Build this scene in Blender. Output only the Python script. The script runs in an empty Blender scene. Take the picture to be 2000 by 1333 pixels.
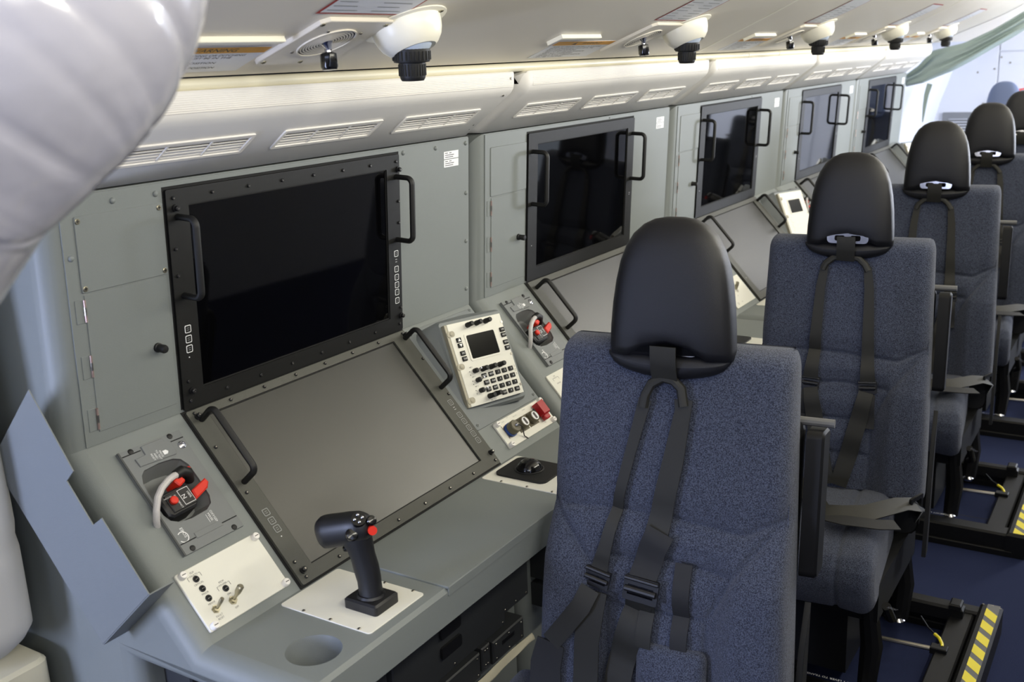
import bpy, math, random
from mathutils import Vector, Matrix, geometry
R = math.radians
random.seed(7)
scn = bpy.context.scene
COL = scn.collection
P = 1.06                      # pitch of the console row along +Y

# ------------------------------------------------------------------ camera
yaw, pitch, roll = -0.5732, -0.2643, -0.0446
CAM = Vector((1.3129, -0.8184, 1.5217))
fwd = Vector((math.sin(yaw)*math.cos(pitch), math.cos(yaw)*math.cos(pitch), math.sin(pitch)))
rt0 = Vector((math.cos(yaw), -math.sin(yaw), 0)); up0 = rt0.cross(fwd)
rgt = rt0*math.cos(roll)+up0*math.sin(roll); upv_ = up0*math.cos(roll)-rt0*math.sin(roll)
cd = bpy.data.cameras.new('camera'); cam = bpy.data.objects.new('camera', cd); COL.objects.link(cam)
cd.sensor_width = 36; cd.lens = 2018.3/2000*36; cd.clip_start = 0.02
cd.dof.use_dof = True; cd.dof.focus_distance = 1.95; cd.dof.aperture_fstop = 7.1
cam.matrix_world = Matrix(((rgt.x, upv_.x, -fwd.x, CAM.x), (rgt.y, upv_.y, -fwd.y, CAM.y), (rgt.z, upv_.z, -fwd.z, CAM.z), (0, 0, 0, 1)))
scn.camera = cam

# ------------------------------------------------------------------ light and exposure
vs = scn.view_settings
vs.view_transform = 'Standard'; vs.look = 'None'; vs.gamma = 1; vs.use_curve_mapping = False; vs.exposure = 0.0
wd = bpy.data.worlds.new('world'); scn.world = wd; wd.use_nodes = True
wd.node_tree.nodes['Background'].inputs[0].default_value = (0.75, 0.85, 1.0, 1)
wd.node_tree.nodes['Background'].inputs[1].default_value = 1.0
def area(name, loc, target, sx, sy, power, col):
    l = bpy.data.lights.new(name, 'AREA'); l.shape = 'RECTANGLE'; l.size = sx; l.size_y = sy; l.energy = power; l.color = col
    o = bpy.data.objects.new(name, l); COL.objects.link(o); o.location = loc
    o.rotation_euler = (Vector(target)-Vector(loc)).to_track_quat('-Z', 'Y').to_euler()
    return o
WARM = (1.0, 0.96, 0.82); COOL = (0.58, 0.67, 1.0)
# aisle lamps along the top of the cabin
for i, yy in enumerate((-1.6, -0.1, 1.4, 2.9, 4.4)):
    area('aisle_lamp_light', (1.62, yy, 1.86), (0.45, yy, 1.62), 1.25, 0.12, (13, 13, 14.5, 17, 20)[i], WARM)
# cool daylight from unseen sources behind the camera, and through the far-end door
area('rear_left_daylight', (-0.32, -1.60, 0.98), (0.25, 0.1, 0.98), 0.45, 0.8, 52, COOL)
area('unseen_cool_fill', (0.85, -1.65, 2.06), (0.3, -0.1, 1.0), 0.8, 0.7, 17, COOL)  # unseen cool fill added high behind the camera to tint the near side
area('rear_right_daylight', (2.70, -1.9, 1.35), (0.5, 0.3, 0.95), 0.8, 1.5, 9, COOL)
area('front_door_daylight', (2.78, 6.3, 1.45), (0.0, 6.1, 1.3), 1.1, 1.1, 255, (0.84, 0.89, 1.0))

# ------------------------------------------------------------------ materials
def lin(c):
    return tuple(((x/255)/12.92 if x/255 <= 0.04045 else ((x/255+0.055)/1.055)**2.4) for x in c)
MATS = {}
def mat(name, col, rough=0.5, metal=0.0, bump=0.0, bscale=400, var=0.0, vscale=8, coat=0, spec=0.5, trans=0, sss=0, emit=None, bdist=0.002):
    m = bpy.data.materials.new(name); m.use_nodes = True; nt = m.node_tree; b = nt.nodes['Principled BSDF']
    c = lin(col); b.inputs['Base Color'].default_value = (*c, 1); b.inputs['Roughness'].default_value = rough
    b.inputs['Metallic'].default_value = metal; b.inputs['Specular IOR Level'].default_value = spec
    b.inputs['Coat Weight'].default_value = coat; b.inputs['Transmission Weight'].default_value = trans
    if sss: b.inputs['Subsurface Weight'].default_value = sss; b.inputs['Subsurface Scale'].default_value = 0.02
    if emit: b.inputs['Emission Color'].default_value = (*lin(col), 1); b.inputs['Emission Strength'].default_value = emit
    tc = nt.nodes.new('ShaderNodeTexCoord')
    if bump:
        n = nt.nodes.new('ShaderNodeTexNoise'); n.inputs['Scale'].default_value = bscale; n.inputs['Detail'].default_value = 3
        bp = nt.nodes.new('ShaderNodeBump'); bp.inputs['Strength'].default_value = bump; bp.inputs['Distance'].default_value = bdist
        nt.links.new(tc.outputs['Object'], n.inputs['Vector']); nt.links.new(n.outputs['Fac'], bp.inputs['Height']); nt.links.new(bp.outputs['Normal'], b.inputs['Normal'])
    if var:
        n2 = nt.nodes.new('ShaderNodeTexNoise'); n2.inputs['Scale'].default_value = vscale; n2.inputs['Detail'].default_value = 4
        mx = nt.nodes.new('ShaderNodeMix'); mx.data_type = 'RGBA'
        mx.inputs['A'].default_value = (*[x*(1-var) for x in c], 1); mx.inputs['B'].default_value = (*[min(1, x*(1+var)) for x in c], 1)
        nt.links.new(tc.outputs['Object'], n2.inputs['Vector']); nt.links.new(n2.outputs['Fac'], mx.inputs['Factor']); nt.links.new(mx.outputs['Result'], b.inputs['Base Color'])
    MATS[name] = m; return m
mat('paint_grey', (122, 127, 125), 0.5, bump=0.12, bscale=900, var=0.03)
mat('paint_desk', (116, 121, 122), 0.48, bump=0.15, bscale=900, var=0.03)
mat('cowl_white', (232, 229, 224), 0.5, bump=0.1, bscale=1200)
mat('vent_white', (238, 234, 228), 0.35)
mat('vent_dark', (38, 34, 32), 0.7)
mat('panel_white', (228, 226, 214), 0.45, bump=0.05, bscale=900)
mat('black_frame', (17, 17, 16), 0.5, bump=0.25, bscale=1500, spec=0.35)
mat('black_gap', (8, 8, 8), 0.8)
mat('black_rubber', (14, 14, 14), 0.55)
mat('black_metal', (22, 22, 24), 0.42, spec=0.5)
mat('black_gloss', (10, 10, 11), 0.15)
mat('screen_gloss', (4, 4, 5), 0.04, spec=0.35)
mat('screen_matte', (36, 36, 31), 0.36, spec=1.0, bump=0.02, bscale=2500)
mat('screen_small', (12, 13, 10), 0.12)
mat('bezel_grey', (76, 76, 69), 0.45, bump=0.4, bscale=1300)
mat('steel', (170, 165, 155), 0.3, metal=1)
mat('chrome', (190, 190, 194), 0.18, metal=1)
mat('brass', (176, 170, 148), 0.35, metal=1)
mat('copper', (196, 170, 160), 0.4, metal=0.8)
mat('olive', (92, 86, 66), 0.45)
mat('blue_ring', (36, 70, 140), 0.4)
mat('red', (214, 44, 24), 0.4)
mat('red_dark', (165, 18, 28), 0.35)
mat('white_print', (235, 235, 235), 0.6)
mat('grey_print', (150, 152, 150), 0.6)
mat('dark_print', (70, 66, 62), 0.6)
mat('sticker', (240, 241, 242), 0.45)
mat('box_grey', (116, 119, 119), 0.5, bump=0.15, bscale=1100)
mat('box_dark', (70, 72, 72), 0.55)
mat('hose', (196, 192, 190), 0.4, bump=0.4, bscale=700)
mat('ceiling', (224, 217, 203), 0.42, bump=0.08, bscale=1400, var=0.02)
mat('cream', (226, 220, 196), 0.4)
mat('lamp_white', (240, 236, 220), 0.35)
mat('lamp_ball', (176, 188, 205), 0.4)
mat('orange', (226, 160, 44), 0.5)
mat('wall', (196, 198, 204), 0.55, var=0.03)
mat('wall_dark', (120, 122, 126), 0.6, var=0.04)
mat('bulkhead', (204, 207, 216), 0.5)
mat('carpet', (38, 45, 74), 0.95, bump=0.9, bscale=700, var=0.35, vscale=420, spec=0.1)
mat('carpet_seam', (22, 26, 44), 0.95)
mat('leather', (19, 19, 22), 0.42, bump=0.25, bscale=1300, spec=0.35)
mat('webbing', (29, 28, 22), 0.62, bump=0.3, bscale=1800)
mat('webbing_black', (24, 24, 25), 0.7, bump=0.3, bscale=1800)
mat('plastic_wrap', (164, 163, 174), 0.25, coat=0.6, bump=0.35, bscale=11, bdist=0.012)
mat('padding', (214, 212, 208), 0.55, var=0.04)
mat('curtain', (160, 176, 174), 0.8, bump=0.3, bscale=900)
mat('yellow', (222, 206, 40), 0.5)
mat('strip_grey', (92, 92, 92), 0.6)
mat('cloth', (206, 200, 178), 0.8)
mat('equip', (50, 52, 55), 0.5, bump=0.1, bscale=900)
mat('trim_red', (170, 50, 44), 0.5)
mat('placard', (226, 227, 230), 0.45)
def fabric(name, c1, c2):
    m = mat(name, c1, 0.9, bump=1.0, bscale=620, spec=0.15); nt = m.node_tree; b = nt.nodes['Principled BSDF']
    tc = [n for n in nt.nodes if n.type == 'TEX_COORD'][0]
    n = nt.nodes.new('ShaderNodeTexNoise'); n.inputs['Scale'].default_value = 560; n.inputs['Detail'].default_value = 2
    rp = nt.nodes.new('ShaderNodeValToRGB'); rp.color_ramp.elements[0].position = 0.38; rp.color_ramp.elements[1].position = 0.62
    rp.color_ramp.elements[0].color = (*lin(c1), 1); rp.color_ramp.elements[1].color = (*lin(c2), 1)
    nt.links.new(tc.outputs['Object'], n.inputs['Vector']); nt.links.new(n.outputs['Fac'], rp.inputs['Fac']); nt.links.new(rp.outputs['Color'], b.inputs['Base Color'])
    b.inputs['Sheen Weight'].default_value = 0.15
fabric('fabric_blue', (37, 41, 55), (82, 88, 105))
mat('seat_black', (13, 13, 14), 0.55, spec=0.25)

# ------------------------------------------------------------------ mesh helpers
def FR(o, e1, e2):
    o, e1, e2 = Vector(o), Vector(e1).normalized(), Vector(e2).normalized(); e3 = e1.cross(e2).normalized(); e2 = e3.cross(e1)
    return Matrix(((e1.x, e2.x, e3.x, o.x), (e1.y, e2.y, e3.y, o.y), (e1.z, e2.z, e3.z, o.z), (0, 0, 0, 1)))
WORLD = Matrix.Identity(4)
YY = (0, 1, 0)
U = FR((0, 0, .9921), YY, (.0619, 0, .9981))            # upright panel: u = y, v = up the panel, w = out
L0 = Vector((.0025, 0, .9945))
LO = FR(L0, YY, (-.66528, 0, .74659))                   # sloping panel: u = y, v = -t
ZS = .740
SH = FR((0, 0, ZS), YY, (-1, 0, 0))                     # desk shelf: u = y, v = -x
CE = FR((.185, 0, 1.536), YY, (.935, 0, .3555))         # lower ceiling plane, w = down into the cabin
CW = FR((.024, 0, 1.376), YY, (.8199, 0, .5725))        # underside of the cowl
IC = FR((.1327, .9024, .9196), (.2689, .9629, -.0223), (-.3855, .1288, .9135))
TH = R(6); REC = R(8)
sx_ = Vector((math.cos(TH), math.sin(TH), 0)); sf_ = Vector((math.sin(TH), -math.cos(TH), 0))
su_ = Vector((0, 0, 1))*math.cos(REC)-sf_*math.sin(REC)
ST = FR((.665, .655, 1.07), sx_, su_)                   # seat back: u across, v up, w to the front
TXT = {}
def text_geo(s):
    if s not in TXT:
        cu = bpy.data.curves.new('t', 'FONT'); cu.body = s; cu.size = 1; cu.align_x = 'CENTER'; cu.align_y = 'CENTER'; cu.resolution_u = 2
        ob = bpy.data.objects.new('t', cu); me = ob.to_mesh()
        TXT[s] = ([v.co.copy() for v in me.vertices], [list(p.vertices) for p in me.polygons])
        ob.to_mesh_clear(); bpy.data.objects.remove(ob); bpy.data.curves.remove(cu)
    return TXT[s]
def rrect(u0, u1, v0, v1, r, n=4):
    pts = []
    for cx, cy, a0 in ((u1-r, v1-r, 0), (u0+r, v1-r, 90), (u0+r, v0+r, 180), (u1-r, v0+r, 270)):
        for i in range(n+1):
            a = R(a0+90*i/n); pts.append((cx+r*math.cos(a), cy+r*math.sin(a)))
    return pts
def circ(cu, cv, r, n=24, rv=None):
    return [(cu+r*math.cos(2*math.pi*i/n), cv+(rv or r)*math.sin(2*math.pi*i/n)) for i in range(n)]
def inset(pts, d):
    n = len(pts); out = []
    for i in range(n):
        a, b, c = Vector(pts[i-1]), Vector(pts[i]), Vector(pts[(i+1) % n])
        e1 = (b-a); e2 = (c-b)
        if e1.length < 1e-9 or e2.length < 1e-9: out.append(tuple(b)); continue
        e1.normalize(); e2.normalize()
        n1 = Vector((-e1.y, e1.x)); n2 = Vector((-e2.y, e2.x)); m = n1+n2
        k = m.length_squared
        out.append(tuple(b+m*(2*d/k) if k > .3 else b+m*d))
    return out
class MB:
    def __init__(s): s.v = []; s.f = []; s.m = []
    def add(s, vs_, fs, m=0):
        o = len(s.v); s.v += [Vector(x) for x in vs_]
        for f in fs: s.f.append([i+o for i in f]); s.m.append(m)
        return s
    def prism(s, fr, pts, w0, w1, ch=0, m=0, chm=None):
        n = len(pts); rings = [[(x, y, w0) for x, y in pts]]
        if ch:
            rings.append([(x, y, w1-ch) for x, y in pts]); rings.append([(x, y, w1) for x, y in inset(pts, ch)])
        else: rings.append([(x, y, w1) for x, y in pts])
        vs_ = [fr @ Vector(p) for r in rings for p in r]; fs = [list(range(n))[::-1]]
        for k in range(len(rings)-1):
            for i in range(n):
                j = (i+1) % n; fs.append([k*n+i, k*n+j, (k+1)*n+j, (k+1)*n+i])
        fs.append([(len(rings)-1)*n+i for i in range(n)])
        return s.add(vs_, fs, m)
    def box(s, fr, u0, u1, v0, v1, w0, w1, ch=0, m=0):
        return s.prism(fr, [(u0, v0), (u1, v0), (u1, v1), (u0, v1)], w0, w1, ch, m)
    def plate(s, fr, outer, holes, w0, w1, m=0, back=True):
        loops = [outer]+holes; polys = [[Vector((x, y, 0)) for x, y in l] for l in loops]
        tris = geometry.tessellate_polygon(polys); flat = [p for l in loops for p in l]; n = len(flat)
        def ar(t):
            a, b, c = (Vector(flat[i]) for i in t); return (b-a).cross(c-a)
        tris = [t if ar(t) > 0 else t[::-1] for t in tris]
        s.add([fr @ Vector((x, y, w1)) for x, y in flat], [list(t) for t in tris], m)
        if back: s.add([fr @ Vector((x, y, w0)) for x, y in flat], [list(t[::-1]) for t in tris], m)
        for li, l in enumerate(loops):
            k = len(l); vs_ = [fr @ Vector((x, y, w)) for w in (w0, w1) for x, y in l]
            s.add(vs_, [[i, (i+1) % k, k+(i+1) % k, k+i] if True else 0 for i in range(k)], m)
        return s
    def lathe(s, fr, prof, seg=20, m=0, c=(0, 0), cap0=True):
        vs_ = []; fs = []
        for r, w in prof:
            for i in range(seg):
                a = 2*math.pi*i/seg; vs_.append(fr @ Vector((c[0]+r*math.cos(a), c[1]+r*math.sin(a), w)))
        for k in range(len(prof)-1):
            for i in range(seg):
                j = (i+1) % seg; fs.append([k*seg+i, k*seg+j, (k+1)*seg+j, (k+1)*seg+i])
        if cap0: fs.append(list(range(seg))[::-1])
        fs.append([(len(prof)-1)*seg+i for i in range(seg)])
        return s.add(vs_, fs, m)
    def cyl(s, p0, p1, r0, r1=None, seg=14, m=0):
        p0, p1 = Vector(p0), Vector(p1); d = (p1-p0); a = Vector((0, 0, 1)) if abs(d.normalized().z) < .9 else Vector((1, 0, 0))
        e1 = d.cross(a).normalized(); fr = FR(p0, e1, d.normalized().cross(e1))
        return s.lathe(fr, [(r0, 0), (r0 if r1 is None else r1, d.length)], seg, m)
    def tube(s, pts, r, seg=10, m=0, ry=None, cap=True):
        pts = [Vector(p) for p in pts]; n = len(pts); vs_ = []; fs = []; nrm = None
        rr = r if isinstance(r, (list, tuple)) else [r]*n
        for i in range(n):
            t = (pts[min(i+1, n-1)]-pts[max(i-1, 0)]).normalized()
            if nrm is None:
                a = Vector((0, 0, 1)) if abs(t.z) < .9 else Vector((1, 0, 0)); nrm = (a-t*a.dot(t)).normalized()
            else: nrm = (nrm-t*nrm.dot(t)).normalized()
            b = t.cross(nrm)
            for k in range(seg):
                a = 2*math.pi*k/seg; vs_.append(pts[i]+nrm*(rr[i]*math.cos(a))+b*((ry or rr[i])*math.sin(a)))
        for i in range(n-1):
            for k in range(seg):
                j = (k+1) % seg; fs.append([i*seg+k, i*seg+j, (i+1)*seg+j, (i+1)*seg+k])
        if cap: fs += [list(range(seg))[::-1], [(n-1)*seg+k for k in range(seg)]]
        return s.add(vs_, fs, m)
    def ribbon(s, pts, nrms, wid, th, m=0):
        pts = [Vector(p) for p in pts]; n = len(pts); vs_ = []; fs = []
        ww = wid if isinstance(wid, (list, tuple)) else [wid]*n
        for i in range(n):
            t = (pts[min(i+1, n-1)]-pts[max(i-1, 0)]).normalized(); nn = Vector(nrms[i] if isinstance(nrms, list) else nrms)
            nn = (nn-t*nn.dot(t)).normalized(); sd = t.cross(nn); h = ww[i]/2
            vs_ += [pts[i]-sd*h, pts[i]+sd*h, pts[i]+sd*h+nn*th, pts[i]-sd*h+nn*th]
        for i in range(n-1):
            for k in range(4):
                j = (k+1) % 4; fs.append([i*4+k, (i+1)*4+k, (i+1)*4+j, i*4+j])
        fs += [[0, 1, 2, 3], [(n-1)*4+k for k in (3, 2, 1, 0)]]
        return s.add(vs_, fs, m)
    def grid(s, fn, nu, nv, m=0, closeu=False):
        vs_ = [Vector(fn(i/(nu-1), j/(nv-1))) for j in range(nv) for i in range(nu)]
        fs = [[j*nu+i, j*nu+i+1, (j+1)*nu+i+1, (j+1)*nu+i] for j in range(nv-1) for i in range(nu-1)]
        return s.add(vs_, fs, m)
    def text(s, fr, txt, u, v, w, size, rot=0, m=0, sxx=1.0):
        vs_, fs = text_geo(txt); c, sn = math.cos(R(rot)), math.sin(R(rot))
        return s.add([fr @ Vector((u+(p.x*sxx*c-p.y*sn)*size, v+(p.x*sxx*sn+p.y*c)*size, w)) for p in vs_], fs, m)
    def mesh(s, name, off=Vector((0, 0, 0)), mats=(), ang=35):
        me = bpy.data.meshes.new(name); me.from_pydata([tuple(v-off) for v in s.v], [], s.f)
        for k in mats: me.materials.append(MATS[k])
        me.polygons.foreach_set('material_index', s.m)
        me.validate(); me.polygons.foreach_set('use_smooth', [True]*len(me.polygons))
        if ang: me.set_sharp_from_angle(angle=R(ang))
        me.update(); return me
    def build(s, name, mats, parent=None, kind=None, ang=35, fix=False):
        if isinstance(mats, str): mats = (mats,)
        off = rootloc(parent) if parent else Vector((0, 0, 0))
        me = s.mesh(name, off, mats, ang)
        o = bpy.data.objects.new(name, me); COL.objects.link(o)
        if parent: o.parent = parent
        if kind: o['kind'] = kind
        return o
def rootloc(o):
    while o.parent: o = o.parent
    return Vector(o.location)
def thing(name, label, cat, loc, group=None):
    o = bpy.data.objects.new(name, None); COL.objects.link(o); o.location = loc; o.empty_display_size = .05
    o['label'] = label; o['category'] = cat
    if group: o['group'] = group
    return o
def tag(o, label, cat, group=None):
    o['label'] = label; o['category'] = cat
    if group: o['group'] = group
    return o
def struct(name, mb, mats): return mb.build(name, mats, kind='structure')
MESHC = {}
def inst(name, key, parent, fr, u, v, w, rot=0):
    """a small repeated piece: shared mesh placed by its own transform"""
    o = bpy.data.objects.new(name, MESHC[key]); COL.objects.link(o); o.parent = parent
    m = fr @ Matrix.Translation((u, v, w)) @ Matrix.Rotation(R(rot), 4, 'Z')
    m.translation = m.translation-rootloc(parent); o.matrix_local = m
    return o
def copy_tree(o, parent=None):
    c = o.copy(); COL.objects.link(c); c.parent = parent
    if parent: c.matrix_parent_inverse = o.matrix_parent_inverse.copy(); c.matrix_local = o.matrix_local.copy()
    for ch in o.children: copy_tree(ch, c)
    return c
I4 = WORLD
def sm(key, fn, mats, ang=35):
    b = MB(); fn(b); MESHC[key] = b.mesh(key, mats=mats, ang=ang)
sm('rivet', lambda b: b.lathe(I4, [(.0048, 0), (.0046, .0012), (.0034, .0026), (.0012, .0032)], 12), ('paint_grey',), 60)
def _screw(b, r=.0042):
    b.lathe(I4, [(r, 0), (r, .0010), (r*.8, .0016)], 12); b.box(I4, -r*.6, r*.6, -r*.12, r*.12, .0016, .0018, m=1); b.box(I4, -r*.12, r*.12, -r*.6, r*.6, .0016, .0018, m=1)
sm('screw', _screw, ('brass', 'black_gap'))
sm('screw_grey', lambda b: _screw(b, .0036), ('paint_grey', 'black_gap'))
sm('screw_small', lambda b: _screw(b, .0028), ('steel', 'black_gap'))
def _bolt(b):
    b.lathe(I4, [(.0030, 0), (.0030, .0018), (.0022, .0026)], 10); b.lathe(I4, [(.0012, .0026), (.0012, .0028)], 6, m=1)
sm('bolt', _bolt, ('black_metal', 'steel'))
def _thumb(b):
    b.lathe(I4, [(.0058, 0), (.0058, .003), (.0042, .003), (.0042, .008), (.003, .009)], 12); b.lathe(I4, [(.0015, .009), (.0015, .0092)], 6, m=1)
sm('thumbscrew', _thumb, ('black_metal', 'steel'))
sm('fastener', lambda b: (b.lathe(I4, [(.0062, 0), (.0062, .006), (.0052, .0085), (.001, .0088)], 14), b.box(I4, -.0035, .0035, -.0006, .0006, .0087, .0090, m=1)), ('vent_white', 'dark_print'))
def _mbtn(b):
    b.plate(I4, rrect(-.0062, .0062, -.0062, .0062, .002, 3), [rrect(-.0051, .0051, -.0051, .0051, .0014, 3)], 0, .0008, m=1)
    b.prism(I4, rrect(-.0051, .0051, -.0051, .0051, .0014, 3), 0, .0006, m=0)
    for k in (-1, 1): b.box(I4, -.0022, .0022, k*.0016-.0004, k*.0016+.0004, .0006, .0009, m=2)
sm('monitor_button', _mbtn, ('black_frame', 'white_print', 'grey_print'))
MESHC['monitor_button_dim'] = MESHC['monitor_button'].copy(); MESHC['monitor_button_dim'].materials[1] = MATS['grey_print']; MESHC['monitor_button_dim'].materials[0] = MATS['bezel_grey']
sm('led', lambda b: (b.lathe(I4, [(.0052, 0), (.0052, .0014), (.0042, .0022), (.0036, .0016)], 14), b.lathe(I4, [(.0034, .001), (.0026, .0028), (.0008, .0034)], 10, m=1)), ('black_metal', 'black_gloss'))
def _toggle(b):
    b.lathe(I4, [(.0066, 0), (.0066, .002)], 6); b.lathe(I4, [(.0048, .002), (.0048, .0055)], 12)
    b.tube([(0, 0, .005), (0, -.002, .012), (0, -.0045, .019), (0, -.0062, .024)], [.0022, .0026, .0032, .0030], 10)
sm('toggle', _toggle, ('brass',))
def _toggle2(b):
    b.lathe(I4, [(.0070, 0), (.0070, .002)], 6); b.lathe(I4, [(.0048, .002), (.0048, .0055)], 12)
    b.tube([(0, 0, .005), (0, .003, .014), (0, .005, .020), (0, .008, .030), (0, .0086, .032)], [.0022, .0030, .0050, .0054, .0036], 12)
sm('toggle_tall', _toggle2, ('brass',))
# ================================================================== SETTING
Y0, Y1 = -3.0, 7.5
b = MB(); b.box(WORLD, -1.2, 3.2, Y0, Y1, -.06, 0)
floor = struct('floor', b, 'carpet')
for (a, c) in (((.55, 2.62), (3.1, 2.66)), ((1.2, -1), (1.2, 7.4))):
    b = MB(); d = (Vector((*c, 0))-Vector((*a, 0))).normalized(); nrm = Vector((-d.y, d.x, 0))*.003
    b.add([Vector((*a, .0006))-nrm, Vector((*c, .0006))-nrm, Vector((*c, .0006))+nrm, Vector((*a, .0006))+nrm], [[0, 1, 2, 3]])
    b.build('carpet_seam', 'carpet_seam', floor)
# ceiling: sloping lower lining that curves up to the crown and down on the other side
prof = [(.143, 1.520), (.16, 1.527), (.19, 1.538), (.28, 1.5722), (.36, 1.603), (.42, 1.6265), (.48, 1.652), (.54, 1.681), (.62, 1.727), (.72, 1.795), (.85, 1.89), (1.0, 1.985), (1.2, 2.06), (1.45, 2.09)]
full = prof+[(2.9-x, z) for x, z in prof[::-1][1:]]
CY0 = -.95
b = MB()
def cei(s, t):
    k = s*(len(full)-1); i = min(int(k), len(full)-2); f = k-i
    return (full[i][0]*(1-f)+full[i+1][0]*f, Y1+(CY0-Y1)*t, full[i][1]*(1-f)+full[i+1][1]*f)
b.grid(cei, len(full)*2-1, 2)
b.add([(.143, CY0, 1.520), (.143, Y1, 1.520), (.150, Y1, 1.535), (.150, CY0, 1.535)], [[0, 1, 2, 3]])
b.add([(.150, CY0, 1.535), (.150, Y1, 1.535), (-.6, Y1, 1.56), (-.6, CY0, 1.56)], [[0, 1, 2, 3]])
b.box(WORLD, -.62, 3.1, Y0, CY0, 2.12, 2.2)
b.prism(FR((0, CY0, 0), (1, 0, 0), (0, 0, 1)), [(-.62, 1.56), (.143, 1.52)]+prof[1:]+[(2.9-x, z) for x, z in prof[::-1][1:]]+[(3.1, 1.56), (3.1, 2.2), (-.62, 2.2)], -.02, 0)
ceiling = struct('ceiling', b, 'ceiling')
def zc(x):
    for (a, za), (c, z2) in zip(prof, prof[1:]):
        if a <= x <= c: return za+(z2-za)*(x-a)/(c-a)
    return prof[-1][1]
# cream joints of the ceiling lining
for k, yy in enumerate((2.0, 3.88, -0.3)):
    b = MB(); xs = [.15+.03*i for i in range(20)]
    b.ribbon([(x, yy-.25*(x-.15)**1, zc(x)+.0002) for x in xs], (0.3, 0, -1), .012, .0012); b.build('joint_strip', 'lamp_white', ceiling)
# walls
b = MB(); b.box(WORLD, -.62, -.36, -.95, 5.36, 0, 1.56); b.box(WORLD, -.62, -.36, Y0, -.95, 0, 2.15); struct('wall_left', b, 'wall_dark')
b = MB()   # curved side lining beyond the consoles
lp = [(-.36, 0), (-.34, .3), (-.297, .6), (-.24, .9), (-.196, 1.09), (-.115, 1.33), (-.03, 1.46), (.15, 1.53)]
b.grid(lambda s, t: (lp[round(s*(len(lp)-1))][0], Y1+(5.36-Y1)*t, lp[round(s*(len(lp)-1))][1]), len(lp), 2)
b.add([(x, 5.36, z) for x, z in lp]+[(-.62, 5.36, 1.53), (-.62, 5.36, 0)], [list(range(len(lp)+2))])
struct('wall_side_lining', b, 'bulkhead')
b = MB(); b.box(WORLD, 2.86, 3.1, -.95, 5.6, 0, 1.6); b.box(WORLD, 2.86, 3.1, Y0, -.95, 0, 2.15); b.box(WORLD, 2.86, 3.1, 7.0, Y1, 0, 1.6); struct('wall_right', b, 'wall')
b = MB(); b.box(WORLD, -1.0, 3.2, Y0-.1, Y0, 0, 2.2); struct('wall_back', b, 'wall')
b = MB(); b.box(WORLD, -1.0, 3.2, Y1, Y1+.1, 0, 2.2); wf = struct('wall_front', b, 'bulkhead')
for (x0, x1, z0, z1) in ((-.6, .180, 0, 2.1), (.188, 1.1, 0, 1.435), (.188, 1.1, 1.443, 2.1), (1.108, 3.0, 0, 2.1)):
    b = MB(); b.box(FR((0, Y1, 0), (1, 0, 0), (0, 0, 1)), x0, x1, z0, z1, 0, .012, .002); b.build('panel', 'bulkhead', wf)
for (x, z) in ((.20, 1.40), (.26, 1.36), (.05, 1.3), (.16, 1.32), (.10, 1.08)):
    b = MB(); b.lathe(FR((x, Y1-.012, z), (1, 0, 0), (0, 0, 1)), [(.007, 0), (.006, .003)], 8); b.build('screw', 'steel', wf)
# pipe under the ceiling edge
b = MB(); b.cyl((.134, -.6, 1.509), (.134, 5.3, 1.509), .0092, seg=14)
pipe = struct('trim_1', b, 'cream')
for yy in (.06, 1.95, 2.45, 2.75, 4.1):
    b = MB(); b.cyl((.134, yy, 1.509), (.134, yy+.055, 1.509), .0100, seg=14); b.build('sleeve', 'cream', pipe)

# ================================================================== CONSOLE
ORD = ['nearest', 'second nearest', 'third nearest', 'fourth nearest', 'farthest']
PROTO = []     # (root, label template)
def proto(name, tmpl, cat, loc, group):
    o = thing(name, tmpl.format(ORD[0]), cat, loc, group); PROTO.append((o, tmpl)); return o
YL, YR = .042, 1.0405
def offs(path, d):
    out = []; n = len(path)
    for i in range(n):
        p = Vector(path[i]); ds = []
        if i: ds.append((p-Vector(path[i-1])).normalized())
        if i < n-1: ds.append((Vector(path[i+1])-p).normalized())
        ns = [Vector((q.y, -q.x)) for q in ds]; m = sum(ns, Vector((0, 0)))
        k = m.length_squared/len(ns)**2; m = m/len(ns)/max(k, .35)
        out.append((p.x+m.x*d, p.y+m.y*d))
    return out
FOLD = (.0004, .9969); BOT = (.2293, ZS)
path = [(-.30, 1.3700), (.0234, 1.3698), FOLD, BOT, (.428, ZS), (.434, ZS-.006), (.434, .682), (.430, .678), (.085, .678), (.085, 0.0)]
con = proto('operator_console', 'grey operator console with two dark displays, {} to camera in the row', 'console', (.1, .54, 0), 'operator consoles in the row')
b = MB(); rr = .03
secs = []
for k in range(7):
    ph = R(90*k/6); secs.append((YL-rr*math.sin(ph), rr*(1-math.cos(ph))))
rings = [[(x, y, z) for x, z in offs(path, d)] for y, d in secs]
# orientation of offs: make sure the offset goes inward (towards the wall)
if rings[-1][1][0] > rings[0][1][0]: rings = [[(x, y, z) for x, z in offs(path, -d)] for y, d in secs]
n = len(path)
b.add([p for r in rings for p in r], [[k*n+i, k*n+i+1, (k+1)*n+i+1, (k+1)*n+i] for k in range(len(rings)-1) for i in range(n-1)])
def cap(pts, y):
    pl = [(x, z) for x, z in pts]+[(-.30, 0)]
    b.add([(x, y, z) for x, z in pl], [list(t) for t in geometry.tessellate_polygon([[Vector((x, z, 0)) for x, z in pl]])])
cap([(p[0], p[2]) for p in rings[-1]], secs[-1][0]); cap(path, YR)
def quad(p, q): b.add([(p[0], YL, p[1]), (p[0], YR, p[1]), (q[0], YR, q[1]), (q[0], YL, q[1])], [[0, 1, 2, 3]])
for i in (0, 1, 4, 5, 6, 7, 8): quad(path[i], path[i+1])
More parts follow.
